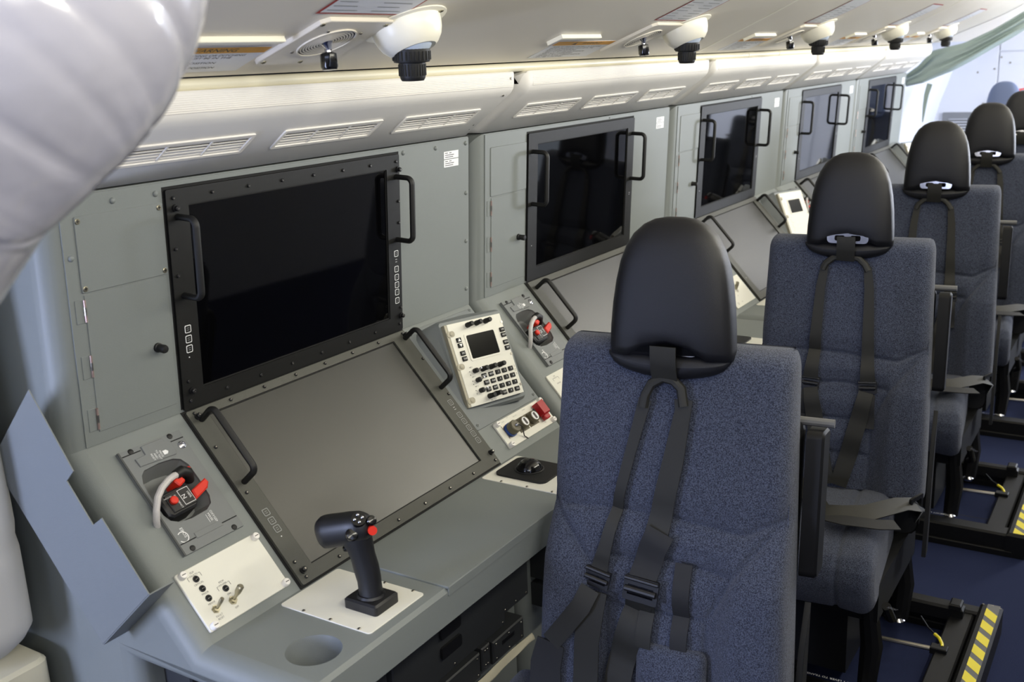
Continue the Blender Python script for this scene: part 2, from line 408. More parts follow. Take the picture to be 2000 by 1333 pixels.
tb = (Vector((BOT[0], 0, BOT[1]))-L0).length; tf = -(L0-Vector((FOLD[0], 0, FOLD[1]))).length
b.plate(LO, [(YL, -tb), (YR, -tb), (YR, -tf), (YL, -tf)], [rrect(.081, .194, -.207, -.026, .002, 2)], -.002, 0, back=False)
CUP = (.100, -.368)
b.plate(SH, [(YL, -.428), (YR, -.428), (YR, -BOT[0]), (YL, -BOT[0])], [circ(*CUP, .040, 32)], -.004, 0, back=False)
housing = b.build('housing', 'paint_grey', con, ang=30)
b = MB(); b.lathe(SH, [(.0405, 0), (.0392, -.003), (.0385, -.068), (.0340, -.070), (.0340, -.078), (.002, -.078)], 32, c=CUP, cap0=False)
b.lathe(SH, [(.026, -.078), (.026, -.074), (.022, -.074)], 32, c=CUP); b.build('cup_holder', 'paint_desk', con)
b = MB(); b.plate(U, [(.0445, .006), (1.0395, .006), (1.0395, .3765), (.0445, .3765)], [[(.2205, .010), (.7970, .010), (.7970, .3695), (.2205, .3695)]], 0, .002)
fp = b.build('face_panel', 'paint_grey', con)
for (u, v) in ((.0548, .3606), (.1325, .3614), (.2089, .3615), (.0553, .2897), (.8119, .365), (.9201, .3646), (1.0286, .3654), (1.0292, .2585), (1.0284, .1524), (1.0291, .0443)):
    inst('rivet', 'rivet', fp, U, u, v, .002)
b = MB(); b.prism(U, rrect(.0655, .2190, .2365, .3470, .003, 2), .002, .0038, .0008); cp = b.build('cover_plate', 'paint_grey', con)
for (u, v) in ((.0705, .3402), (.2115, .3403), (.2125, .2432), (.0715, .2427)): inst('screw', 'screw', cp, U, u, v, .0036)
b = MB(); b.box(U, .0685, .2140, .0245, .2335, .002, .0034, .0006); dr = b.build('access_door', 'paint_grey', con)
for v in (.211, .1275, .046):
    b = MB(); b.box(U, .0525, .0665, v-.0175, v+.0175, .002, .0030, .0004); b.cyl(U @ Vector((.0672, v-.0165, .0042)), U @ Vector((.0672, v+.0165, .0042)), .0019, seg=8, m=1)
    b.cyl(U @ Vector((.0672, v-.006, .0042)), U @ Vector((.0672, v+.006, .0042)), .0022, seg=8, m=2)
    b.build('hinge', ('paint_grey', 'copper', 'steel'), dr)
b = MB(); b.lathe(U @ Matrix.Translation((.1856, .1258, .003)), [(.0075, 0), (.0075, .004), (.0062, .005), (.0068, .017), (.0055, .0195), (.001, .020)], 16); b.build('knob', 'black_rubber', dr)
# inspection stickers
for v0 in (.3385, .3213):
    b = MB(); b.box(U, .949, 1.0015, v0, v0+.0155, .002, .0023)
    for r_, (a0, a1) in enumerate(((.953, .963), (.953, .985), (.953, .982))):
        b.box(U, a0, a1, v0+.0112-r_*.0042, v0+.0126-r_*.0042, .0023, .0024, m=1)
    b.box(U, .968, .976, v0+.0112, v0+.0126, .0023, .0024, m=1)
    b.build('sticker', ('sticker', 'dark_print'), con)
# displays
def handle(b, fr, u, va, vb, out=.046):
    pts = []; r = .012
    p = lambda v, w: fr @ Vector((u, v, w))
    for (v, w) in ((va, .002), (va, out-r)): pts.append(p(v, w))
    for k in range(1, 6):
        a = R(90*k/6); pts.append(p(va-r*(1-math.cos(a)), out-r+r*math.sin(a)))
    pts.append(p(va-r, out)); pts.append(p(vb+r, out))
    for k in range(1, 6):
        a = R(90*k/6); pts.append(p(vb+r-r*math.sin(a), out-r+r*math.cos(a)))
    pts.append(p(vb, out-r)); pts.append(p(vb, .002))
    b.tube(pts, .0052, 10, ry=.0064)
def display(name, fr, vtop, vbot, scr, brow_top, brow_bot, side, hl, hr, ftop, btnl, btnr, bkey, smat, bmat='black_frame'):
    b = MB(); b.box(fr, .2195, .7972, vbot-.004, vtop+.004, .0004, .0016, m=1)
    b.plate(fr, rrect(.2240, .7930, vbot, vtop, .003, 2), [[(scr[0], scr[2]), (scr[1], scr[2]), (scr[1], scr[3]), (scr[0], scr[3])]], .0010, .0065)
    d = b.build(name, (bmat, 'black_gap'), con)
    b = MB(); b.box(fr, scr[0]-.001, scr[1]+.001, scr[2]-.001, scr[3]+.001, .0016, .0030); b.build('screen', smat, d)
    b = MB(); g = .0022
    b.plate(fr, [(scr[0], scr[2]), (scr[1], scr[2]), (scr[1], scr[3]), (scr[0], scr[3])], [[(scr[0]+g, scr[2]+g), (scr[1]-g, scr[2]+g), (scr[1]-g, scr[3]-g), (scr[0]+g, scr[3]-g)]], .0030, .0042); b.build('gasket', 'black_gap', d)
    for v, us in ((brow_top, [.2375+.0779*k for k in range(8)]), (brow_bot, [.2375+.0779*k for k in range(8)])):
        for u in us: inst('bolt', 'bolt', d, fr, u, v, .0065)
    for (u, v) in side: inst('bolt', 'bolt', d, fr, u, v, .0065)
    for u, (va, vb) in ((.2435, hl), (.7815, hr)):
        b = MB(); handle(b, fr, u, va, vb); b.build('handle', 'black_rubber', d)
    for (u, v) in ftop: inst('thumbscrew', 'thumbscrew', d, fr, u, v, .0065)
    for v in btnl: inst('button', bkey, d, fr, .2440, v, .0065)
    for v in btnr: inst('button', bkey, d, fr, .7765, v, .0065)
    b = MB(); b.lathe(fr @ Matrix.Translation((.2425, btnl[-1]-.014, .0065)), [(.0012, 0), (.0008, .0008)], 8)
    for k in range(4): b.lathe(fr @ Matrix.Translation((.7765+(k % 2-.5)*.003, btnr[0]-.0145-(k//2-.5)*.005, .0065)), [(.0009, 0), (.0006, .0005)], 6)
    b.build('indicator', 'white_print', d)
    return d
sd = [(.2345, .273), (.2345, .2304), (.7875, .273), (.7875, .2304), (.2365, .056), (.7875, .056)]
display('upright_display', U, .3650, .0080, (.2660, .7535, .0385, .3385), .3515, .0222, sd, (.322, .197), (.322, .197), [(.2395, .336), (.7870, .336), (.2410, .0390), (.7870, .0390)],
        (.1419, .1253, .1090), (.1693, .1377, .1209, .1051, .0899, .0725), 'monitor_button', 'screen_gloss')
display('desk_display', LO, -.0015, -.3385, (.2610, .7480, -.3155, -.0165), -.0085, -.3295, [(.2345, -.075), (.2345, -.165), (.7875, -.075), (.7875, -.165), (.2350, -.30)], (-.022, -.147), (-.020, -.146), [(.2390, -.016), (.7860, -.014), (.2390, -.318), (.7850, -.312)],
        (-.2077, -.2243, -.2397), (-.1828, -.2140, -.2296, -.2458, -.2609, -.2771), 'monitor_button_dim', 'screen_matte', 'bezel_grey')
# desk plates
b = MB(); b.prism(SH, rrect(.168, .2993, -.4125, -.2360, .006, 4), 0, .0016, .0004); jp = b.build('stick_plate', 'panel_white', con)
for (u, x) in ((.1712, .282), (.1712, .3352), (.1712, .39), (.2965, .392), (.2965, .3365), (.2965, .282)): inst('screw', 'screw_small', jp, SH, u, -x, .0014)
b = MB(); b.box(SH, .3290, .6860, -.4355, -.2385, 0, .0034, .0012); b.box(FR((.434, 0, 0), YY, (0, 0, 1)), .3290, .6860, .7285, ZS+.003, 0, .0022, .0006)
b.build('writing_board', 'paint_grey', con)
b = MB(); b.prism(SH, rrect(.7155, .8470, -.4125, -.2365, .006, 4), 0, .0016, .0004); tp = b.build('ball_plate', 'panel_white', con)
for (u, x) in ((.719, .282), (.719, .34), (.719, .395), (.8440, .282), (.8440, .34), (.8440, .395)): inst('screw', 'screw_small', tp, SH, u, -x, .0014)
# equipment boxes under the desk
EQ = FR((0.085, 0, 0), YY, (0, 0, 1))
for (u0, u1, v0, v1, w, conn) in ((.06, .50, .30, .66, .06, 0), (.51, .905, .30, .66, .065, 1), (.915, 1.03, .31, .66, .05, 0), (.06, .40, .225, .285, .07, 0), (.41, .80, .225, .285, .065, 0), (.805, .838, .235, .290, .066, 0), (.843, .972, .232, .287, .07, 2)):
    b = MB(); b.box(EQ, u0, u1, v0, v1, 0, w, .003)
    if conn == 1:
        for k in range(2): b.prism(EQ, rrect(.66, .73, .345+k*.045, .372+k*.045, .006, 2), w, w+.006, m=1)
    if conn == 2: b.box(EQ, .88, .93, .262, .272, w, w+.0006, m=1)
    e = b.build('equipment_box', ('equip', 'black_metal'), con)
    for u in (u0+.012, (u0+u1)/2, u1-.012):
        for v in (v0+.010, v1-.010):
            if u1-u0 > .1 or u != (u0+u1)/2: inst('screw', 'screw_small', e, EQ, u, v, w)
# ---- oxygen mask box set into the slope
ox = proto('oxygen_mask_box', 'dark grey oxygen mask stowage box on the left of the {} console', 'oxygen box', tuple(LO @ Vector((.137, -.117, 0))), 'oxygen mask boxes on the consoles')
b = MB(); hole = [(.0940, -.0700), (.1020, -.0640), (.1300, -.0620), (.1560, -.0640), (.1680, -.0700), (.1745, -.0830), (.1755, -.1100), (.1745, -.1420), (.1690, -.1540), (.1560, -.1610), (.1250, -.1630), (.1040, -.1600), (.0920, -.1520), (.0870, -.1400), (.0860, -.1100), (.0880, -.0830)][::-1]
lid = [(.0785, -.2095), (.1955, -.2095), (.1955, -.0238), (.0785, -.0238)]
b.plate(LO, lid, [hole], .0005, .0055)
b.box(LO, .0785, .0815, -.2095, -.0238, .0055, .0068, m=1)
ob_ = b.build('lid', ('box_grey', 'box_dark'), ox)
b = MB()   # the well behind the opening
hs = len(hole)
bott = inset(hole, .010)
b.add([LO @ Vector((x, y, .0008)) for x, y in hole]+[LO @ Vector((x, y, -.030)) for x, y in bott], [[i, (i+1) % hs, hs+(i+1) % hs, hs+i] for i in range(hs)]+[[hs+i for i in range(hs)]]); b.build('well', 'box_grey', ox)
b = MB(); b.prism(LO, [(.0995, -.0570), (.1650, -.0600), (.1680, -.0560), (.1680, -.0400), (.1600, -.0330), (.1590, -.0270), (.1190, -.0270), (.1180, -.0420), (.0985, -.0430)], .0055, .0078, .0008)
b.prism(LO, [(.146, -.047), (.1525, -.047), (.1555, -.0505), (.1525, -.054), (.146, -.054)], .0078, .0080, m=1)
for i, s in enumerate(('PRESS', 'TO TEST', 'AND', 'RESET')): b.text(LO, s, .1420-i*.0052, -.0505, .0081, .0046, rot=-90, m=1)
b.build('test_flap', ('box_grey', 'white_print'), ox)
b = MB(); b.lathe(LO @ Matrix.Translation((.184, -.0491, .0055)), [(.0066, 0), (.0066, .0012), (.0050, .0020), (.0046, .0014), (.001, .003)], 16); b.build('flow_indicator', 'chrome', ox)
for (u, v) in ((.1005, -.0285), (.1740, -.0285), (.0973, -.2043), (.1789, -.2052)):
    b = MB(); b.lathe(LO @ Matrix.Translation((u, v, .0055)), [(.0048, 0), (.0044, .0012), (.0030, .0018), (.001, .002)], 12); b.build('hinge_stud', 'black_rubber', ox)
for (u0, u1, v) in ((.0830, .1120, -.1920), (.1620, .1940, -.1905), (.0830, .1160, -.0325), (.1700, .1940, -.0375)):
    b = MB(); b.box(LO, u0, u1, v-.0008, v+.0008, .0055, .0062); b.build('split_line', 'black_gap', ox)
b = MB(); b.prism(LO, [(.1130, -.1945), (.1640, -.1945), (.1640, -.1850), (.1130, -.1850)], .0055, .0066, .0004); b.build('tab', 'box_grey', ox)
b = MB()
b.text(LO, 'OXYGEN', .1590, -.1755, .0059, .0056, rot=-90); b.text(LO, 'MASK', .1530, -.1735, .0059, .0056, rot=-90); b.box(LO, .1480, .1486, -.1810, -.1670, .0055, .0059)
b.build('lettering', 'white_print', ox)
b = MB(); b.text(LO, 'EROS', .0985, -.1770, .0059, .0072, rot=-90)
pts = [(.0945+.0085*math.cos(R(a)), -.1830+.0085*math.sin(R(a))) for a in range(-150, 131, 20)]
b.ribbon([LO @ Vector((x, y, .0056)) for x, y in pts], LO.to_3x3() @ Vector((0, 0, 1)), .0013, .0003)
b.build('maker_logo', 'white_print', ox)
# ---- the mask itself
mk = proto('oxygen_mask', 'black and red oxygen mask regulator with white hose in the {} console', 'oxygen mask', tuple(LO @ Vector((.13, -.12, -.03))), 'oxygen masks stowed in their boxes')
ROT = LO @ Matrix.Translation((.1175, -.1290, 0)) @ Matrix.Rotation(R(2), 4, 'Z')
b = MB(); b.prism(ROT, [(-.028, -.016), (-.022, -.022), (.022, -.022), (.028, -.016), (.028, .012), (.022, .018), (-.022, .018), (-.028, .012)], -.028, .014, .003)
b.prism(ROT, [(-.019, -.017), (.026, -.017), (.026, .013), (-.019, .013)], .014, .016, .001)
b.box(ROT, .004, .024, -.014, .012, .016, .0164, m=1); b.box(ROT, .0048, .0232, -.0132, .0112, .0164, .0166, m=0)
b.text(ROT, 'N', .009, -.001, .0168, .010, rot=-90, m=1); b.text(ROT, '100%', .019, -.001, .0168, .0055, rot=-90, m=1); b.text(ROT, 'EMERGENCY', -.003, -.004, .0163, .0042, rot=-90, m=1)
b.text(ROT, 'PRESS TO TEST', -.0155, .008, .0163, .0022, m=1)
b.build('regulator', ('black_metal', 'white_print'), mk)
b = MB(); b.lathe(ROT @ Matrix.Translation((-.0105, .000, .016)), [(.0062, 0), (.0066, .002), (.0066, .005), (.0052, .0062), (.001, .0065)], 12); b.build('test_knob', 'red', mk)
b = MB(); b.prism(ROT, [(.024, -.014), (.052, -.006), (.060, .002), (.058, .010), (.050, .008), (.026, .002)], .002, .020, .002); b.build('squeeze_clip', 'red', mk)
b = MB(); b.prism(ROT @ Matrix.Translation((.018, .024, 0)) @ Matrix.Rotation(R(20), 4, 'Z'), rrect(-.008, .008, -.007, .007, .003, 2), -.01, .020, .002)
b.prism(ROT @ Matrix.Translation((.044, .034, 0)), rrect(-.006, .006, -.005, .005, .002, 2), -.01, .018, .002); b.build('harness_clip', 'red', mk)
b = MB(); b.tube([ROT @ Vector(p) for p in ((.016, .034, .020), (.028, .035, .022), (.038, .030, .018), (.043, .021, .004))], [.0075, .0088, .0092, .0080], 12); b.build('hose_elbow', 'black_rubber', mk)
hp = [(-.042, -.022, -.010), (-.048, -.014, .008), (-.046, -.002, .020), (-.036, .013, .026), (-.022, .023, .028), (-.004, .030, .028), (.012, .033, .024), (.024, .032, .018)]
b = MB(); b.tube([ROT @ Vector(p) for p in hp], .0052, 10); b.build('hose', 'hose', mk)
# ---- switch panel
sp = proto('switch_panel', 'white switch panel with toggle switches at the lower left of the {} console', 'switch panel', tuple(LO @ Vector((.126, -.277, 0))), 'white switch panels on the consoles')
b = MB(); b.prism(LO, rrect(.0470, .2055, -.3260, -.2280, .003, 3), .0005, .0045, .0008); b.build('plate', 'panel_white', sp)
for (u, t) in ((.0560, .2345), (.1990, .2345), (.1985, .3205), (.0555, .3205)): inst('fastener', 'fastener', sp, LO, u, -t, .0045)
for (u, t) in ((.0738, .2476), (.0738, .2643), (.0737, .2811), (.1064, .2811)): inst('indicator_light', 'led', sp, LO, u, -t, .0045)
inst('toggle_switch', 'toggle', sp, LO, .0734, -.3004, .0045, rot=180-25); inst('toggle_switch', 'toggle_tall', sp, LO, .1052, -.3019, .0045, rot=-20)
b = MB()
for s, u, t, z in (('PDP', .0738, .2362, .0042), ('FAULTS', .0738, .2408, .0042), ('CRITICAL', .0738, .2553, .0040), ('MAJOR', .0738, .2722, .0040), ('MINOR', .0738, .2895, .0040), ('FAULT', .0734, .3108, .0042), ('RESET', .0734, .3155, .0042), ('MCM', .1064, .2690, .0042), ('POWER', .1064, .2738, .0042), ('ON', .1064, .2905, .0040), ('OFF', .1052, .3135, .0042)):
    b.text(LO, s, u, -t, .0047, z)
for u in (.0738, .1064):
    t = .2408 if u < .09 else .2738
    for s in (-1, 1): b.box(LO, u+s*.0115-.0003, u+s*.0115+.0003, -t-.006, -t, .0045, .0047); b.box(LO, u+s*.0098-.0017, u+s*.0098+.0017, -t, -t+.0005, .0045, .0047)
b.build('lettering', 'dark_print', sp)
# ---- intercom control unit on its wedge housing
ics = proto('intercom_panel', 'cream intercom keypad with small screen on a grey wedge, {} console', 'intercom', tuple(LO @ Vector((.915, -.13, 0))), 'intercom keypads on the consoles')
b = MB(); b.prism(LO, rrect(.7975, 1.0360, -.2600, -.0080, .004, 2), .0003, .0024, .0006); ipl = b.build('base_plate', 'paint_desk', ics)
for (u, t) in ((.808, .016), (1.026, .012), (1.028, .250), (.808, .250), (1.028, .13)): inst('screw', 'screw_grey', ipl, LO, u, -t, .0024)
mat('latch_beige', (170, 164, 144), 0.45)
b = MB(); wI, hI = .085, .0960
topr = [IC @ Vector((x, y, -.0075)) for x, y in rrect(-wI, wI, -hI, hI, .006, 3)]
midr = [IC @ Vector((x, y, -.016)) for x, y in rrect(-wI-.006, wI+.005, -hI-.006, hI+.005, .012, 3)]
footr = [LO @ Vector((x, y, .0022)) for x, y in rrect(.8080, 1.0220, -.2420, -.0160, .03, 3)]
k_ = len(topr)
b.add(footr+midr+topr, [[r*k_+i, r*k_+(i+1) % k_, (r+1)*k_+(i+1) % k_, (r+1)*k_+i] for r in (0, 1) for i in range(k_)]+[[2*k_+i for i in range(k_)]]); b.build('wedge_housing', 'paint_desk', ics, ang=50)
b = MB(); b.box(IC, -.0735, .0725, -.0885, .0885, -.006, .004, .0006)
b.box(IC, -.0800, -.0735, -.0885, .0885, -.010, .0030, .0006, m=1)
face = b.build('face_plate', ('panel_white', 'latch_beige'), ics)
b = MB(); b.plate(IC, rrect(-.039, .046, .0030, .0615, .004, 3), [rrect(-.0345, .0415, .0070, .0575, .003, 3)], .004, .0054); b.build('screen_frame', 'panel_white', face)
b = MB(); b.prism(IC, rrect(-.0350, .0420, .0065, .0580, .003, 3), .004, .0046); b.build('screen', 'screen_small', face)
sm('ics_knob', lambda b: b.lathe(I4, [(.0056, 0), (.0056, .006), (.0050, .007), (.0050, .019), (.0042, .0205), (.001, .0206)], 14), ('black_rubber',))
sm('ics_toggle', lambda b: (b.lathe(I4, [(.0052, 0), (.0052, .010), (.0040, .012)], 12), b.tube([(0, 0, .010), (.002, .001, .016), (.004, .002, .021)], [.0015, .002, .0022], 8, m=1)), ('black_rubber', 'chrome'))
sm('ics_key', lambda b: b.prism(I4, rrect(-.0060, .0060, -.0048, .0048, .001, 2), 0, .0034, .0008), ('black_frame',))
for (u, v) in ((-.022, .0785), (.0022, .0785), (.0270, .0785), (-.0182, -.0183), (.005, -.0183), (.029, -.0183)): inst('knob', 'ics_knob', ics, IC, u, v, .004)
for (u, v) in ((-.0389, -.0180), (-.0385, -.0380), (-.0380, -.0605)): inst('rotary_switch', 'ics_toggle', ics, IC, u, v, .004)
for (u, v) in ((-.0208, -.0765), (-.0030, -.0755)): inst('knob', 'ics_knob', ics, IC, u, v, .004)
KEYS = [(-.0188, -.0325, 'MENU'), (.0002, -.0325, 'ENTR'), (.0192, -.0322, '1'), (.0372, -.0322, '2'), (.0553, -.0320, '3'),
        (-.0180, -.0473, 'TEST'), (.0003, -.0473, 'PLBK'), (.0190, -.0471, '4'), (.0372, -.0470, '5'), (.0554, -.0468, '6'),
        (-.0181, -.0622, 'ICS'), (.0006, -.0620, 'SHFT'), (.0194, -.0621, '7'), (.0374, -.0620, '8'), (.0557, -.0618, '9'),
        (.0200, -.0772, 'CLR'), (.0380, -.0770, '0'), (.0564, -.0770, 'ALL'),
        (-.0550, .0236, 'SEC'), (-.0545, .0115, 'CLR'), (.0640, .0532, 'V/R'), (.0640, .0415, 'ADV'), (.0640, .0253, 'RTN'), (.0640, .0128, 'SET'), (-.0553, .0521, '^'), (-.0552, .0404, 'v')]
for (u, v, s) in KEYS:
    kx = inst('key', 'ics_key', ics, IC, u, v, .004)
b = MB()
for (u, v, s) in KEYS:
    if s in '^v':
        d = 1 if s == '^' else -1; b.add([IC @ Vector((u+dx, v+d*dy, .0078)) for dx, dy in ((-.0040, -.0030), (.0040, -.0030), (0, .0036))], [[0, 1, 2]])
    else: b.text(IC, s, u, v, .0078, .0048 if len(s) > 1 else .0056)
b.build('key_lettering', 'white_print', ics)
b = MB()
for i, s in enumerate('ICS'): b.text(IC, s, .0680, -.0290-.0085*i, .0043, .0065)
for i, s in enumerate(('NET 1', 'NET 2', 'NET 3')): b.text(IC, s, -.0450, -.0090-.0205*i, .0043, .0035)
for i in range(3):
    for j in range(2): b.lathe(IC @ Matrix.Translation((-.0520+.001*i, -.0170-.0205*i-.007*j, .004)), [(.0011, 0), (.0011, .0003)], 6)
for (u, v) in ((-.0485, .0270), (-.0480, .0205), (-.0478, .0115)): b.lathe(IC @ Matrix.Translation((u, v, .004)), [(.0012, 0), (.0012, .0003)], 6)
b.text(IC, 'MIC  TEST', -.012, -.0860, .0043, .0034); b.build('lettering', 'dark_print', ics)
for (u, v) in ((-.0680, .0674), (-.0680, -.0031), (-.0672, -.0754)):
    b = MB(); b.prism(IC, rrect(-.0800+.001, u+.008, v-.0065, v+.0065, .006, 4), .002, .0044); b.lathe(IC @ Matrix.Translation((u, v, .0044)), [(.0045, 0), (.0045, .001), (.0035, .0014)], 12); b.build('latch', 'latch_beige', ics)
for (u, v) in ((.0700, .0696), (.0700, -.002), (.0700, -.0703)):
    b = MB(); b.lathe(IC @ Matrix.Translation((u, v, .004)), [(.0030, 0), (.0030, .0010)], 10); b.build('stud', 'steel', ics)
# ---- connector panel
cn = proto('connector_panel', 'white connector panel with red switch guard at lower right of the {} console', 'connector panel', tuple(LO @ Vector((.944, -.294, 0))), 'connector panels on the consoles')
b = MB(); b.prism(LO, rrect(.8480, 1.0360, -.3260, -.2635, .003, 3), .0005, .0045, .0008); b.build('plate', 'panel_white', cn)
for (u, t) in ((.8550, .2695), (1.0265, .2695), (1.0255, .3210), (.8545, .3205)): inst('fastener', 'fastener', cn, LO, u, -t, .0045)
b = MB(); b.prism(LO, [(.8640, -.3080), (.8980, -.3080), (.8980, -.2760), (.8640, -.2760)], .0045, .0060, m=0)
b.lathe(LO @ Matrix.Translation((.8810, -.2930, .006)), [(.0155, 0), (.0155, .005), (.0150, .005)], 20, m=1)
b.lathe(LO @ Matrix.Translation((.8810, -.2930, .011)), [(.0140, 0), (.0140, .014), (.0125, .0155), (.003, .0158)], 20, m=2); b.build('round_connector', ('steel', 'blue_ring', 'olive'), cn)
b = MB(); b.lathe(LO @ Matrix.Translation((.8810, -.2930, .0265)), [(.003, 0), (.004, .001), (.003, .004), (.001, .0055)], 10); b.tube([LO @ Vector(p) for p in ((.881, -.293, .031), (.890, -.300, .030), (.897, -.310, .020), (.906, -.318, .008), (.914, -.327, .006))], .0012, 6, m=1); b.build('cap_lanyard', ('chrome', 'black_metal'), cn)
for u in (.9245, .9640):
    b = MB(); b.prism(LO, [(u-.017, -.310), (u+.017, -.310), (u+.017, -.279), (u-.017, -.279)], .0045, .0058, m=0)
    b.lathe(LO @ Matrix.Translation((u, -.2940, .0058)), [(.0138, 0), (.0138, .009), (.0128, .010), (.0128, .013), (.0118, .014), (.010, .0135)], 20, m=1)
    b.lathe(LO @ Matrix.Translation((u, -.2940, .0195)), [(.0100, 0), (.0100, .0003)], 20, m=2); b.prism(LO, rrect(u-.0032, u+.0032, -.3015, -.2865, .002, 3), .0198, .0204, m=3)
    b.plate(LO, circ(u, -.294, .0082, 20), [circ(u, -.294, .0074, 20)], .0198, .0202, m=2)
    b.build('data_port', ('olive', 'olive', 'white_print', 'dark_print'), cn)
b = MB(); RG = LO @ Matrix.Translation((1.0000, -.2900, .0045))
b.box(RG, -.012, .012, -.012, .012, 0, .006, m=1)
gx = [(-.011, .006), (.011, .006), (.010, .018), (.006, .026), (-.006, .026), (-.010, .018)]
b.prism(RG @ Matrix.Rotation(R(90), 4, 'X'), [(-.012, .004), (.012, .004), (.013, .014), (.008, .024), (-.010, .020)], -.018, .014, .003, m=0)
b.prism(RG, rrect(-.010, .010, -.024, -.012, .003, 2), .006, .016, .002, m=0)
b.build('switch_guard', ('red_dark', 'box_dark'), cn)
b = MB()
for s, u, t, z in (('SONO', .8790, .2700, .0032), ('VGA', .8990, .2660, .0030), ('USB DATA', .9240, .2710, .0032), ('CAMERA', .9620, .2690, .0032), ('KILL', 1.0000, .3160, .0032)): b.text(LO, s, u, -t, .0047, z)
b.build('lettering', 'grey_print', cn)
# ---- joystick
js = proto('joystick', 'black pistol-grip joystick with red button on the {} console shelf', 'joystick', (.36, .235, ZS), 'joysticks on the console shelves')
JB = FR((.3605, .2355, ZS+.0014), (0, 1, 0), (-1, 0, 0))
b = MB(); b.prism(JB, rrect(-.0275, .0275, -.0315, .0315, .005, 3), 0, .0165, .003); b.lathe(JB, [(.022, .0165), (.020, .020)], 16); b.build('base', 'black_metal', js)
b = MB()
def oval(c, e1, e2, a, bb, n=18): return [Vector(c)+Vector(e1)*(a*math.copysign(abs(math.cos(t))**.8, math.cos(t)))+Vector(e2)*(bb*math.copysign(abs(math.sin(t))**.8, math.sin(t))) for t in [2*math.pi*i/n for i in range(n)]]
def loft(b, rings, m=0):
    n = len(rings[0]); b.add([p for r in rings for p in r], [[k*n+i, k*n+(i+1) % n, (k+1)*n+(i+1) % n, (k+1)*n+i] for k in range(len(rings)-1) for i in range(n)]+[list(range(n))[::-1], [(len(rings)-1)*n+i for i in range(n)]], m)
HX = Vector((-.95, -.16, -.26)).normalized(); HS = Vector((-.16, .95, 0)).normalized()
rings = []
for (x, y, z, a, c) in ((.361, .235, .756, .0195, .0165), (.361, .235, .766, .0180, .0155), (.360, .235, .785, .0185, .0150), (.357, .234, .803, .0195, .0155), (.354, .233, .820, .0185, .0155), (.351, .232, .836, .0200, .0170), (.346, .231, .850, .024, .0185), (.343, .231, .862, .026, .020)):
    rings.append(oval((x, y, z), HX, HS, a, c))
loft(b, rings)
rings = []
HU = HX.cross(HS).normalized(); HU = HU if HU.z > 0 else -HU
hc = Vector((.357, .2335, .8690))
for (d, a, c) in ((-.014, .008, .010), (-.008, .018, .017), (.002, .0230, .0205), (.020, .0245, .0215), (.040, .0245, .0215), (.058, .0250, .0220), (.068, .0245, .0215), (.0725, .0215, .0190), (.0740, .014, .012)):
    rings.append(oval(hc+HX*d, HU, HS, a, c))
loft(b, rings); b.build('grip', 'black_metal', js, ang=50)
def jbtn(name, p, nrm, r, h, m, dome=True):
    nrm = Vector(nrm).normalized(); e1 = nrm.cross(Vector((0, 0, 1))).normalized(); fr = FR(p, e1, nrm.cross(e1))
    b = MB(); b.lathe(fr, [(r, -.006), (r, h*.5), (r*.8, h*.85), (r*.2, h)] if dome else [(r, -.006), (r, h), (r*.9, h)], 16); return b.build(name, m, js)
NB = (.62, -.58, .52)
jbtn('thumb_ball', (.3530, .2140, .8635), NB, .0098, .008, 'black_gloss')
jbtn('hat_switch', (.3605, .2225, .8850), (.5, -.45, .74), .0110, .004, 'black_gloss', False)
for dx, dz in ((-1, 0), (1, 0), (0, 1), (0, -1)):
    b = MB(); b.lathe(FR(Vector((.3623, .2210, .8882))+Vector((.55, .78, .1))*(dx*.0062)+Vector((-.45, .3, .62))*(dz*.0068), (1, .8, 0), (-.35, .3, .85)), [(.0028, -.003), (.0022, .002), (.0008, .003)], 8); b.build('hat_dot', 'chrome', js)
jbtn('side_button', (.3740, .2350, .8815), (.75, -.35, .55), .0075, .005, 'black_gloss')
jbtn('red_button', (.3765, .2320, .8680), (.80, -.55, .2), .0068, .004, 'red', False)
jbtn('trigger', (.3310, .2270, .832), (-.7, -.3, -.4), .006, .008, 'black_gloss')
# ---- trackball
tk = proto('trackball', 'black trackball in a rounded tray on the {} console shelf', 'trackball', (.31, .785, ZS), 'trackballs on the console shelves')
b = MB(); b.plate(SH, rrect(.7400, .8380, -.3640, -.2500, .014, 4), [circ(.789, -.303, .027, 24)], .0016, .0056); b.build('tray', 'black_rubber', tk)
b = MB()
b.lathe(SH @ Matrix.Translation((.789, -.303, .0016)), [(.026, 0), (.0262, .004), (.0235, .013), (.017, .020), (.009, .0238), (.001, .0248)], 24); b.build('ball', 'black_gloss', tk, ang=60)
b = MB(); b.tube([SH @ Vector((.789+.0275*math.cos(t), -.303+.0275*math.sin(t), .0056)) for t in [2*math.pi*i/28 for i in range(29)]], .002, 6); b.build('ring', 'black_metal', tk)
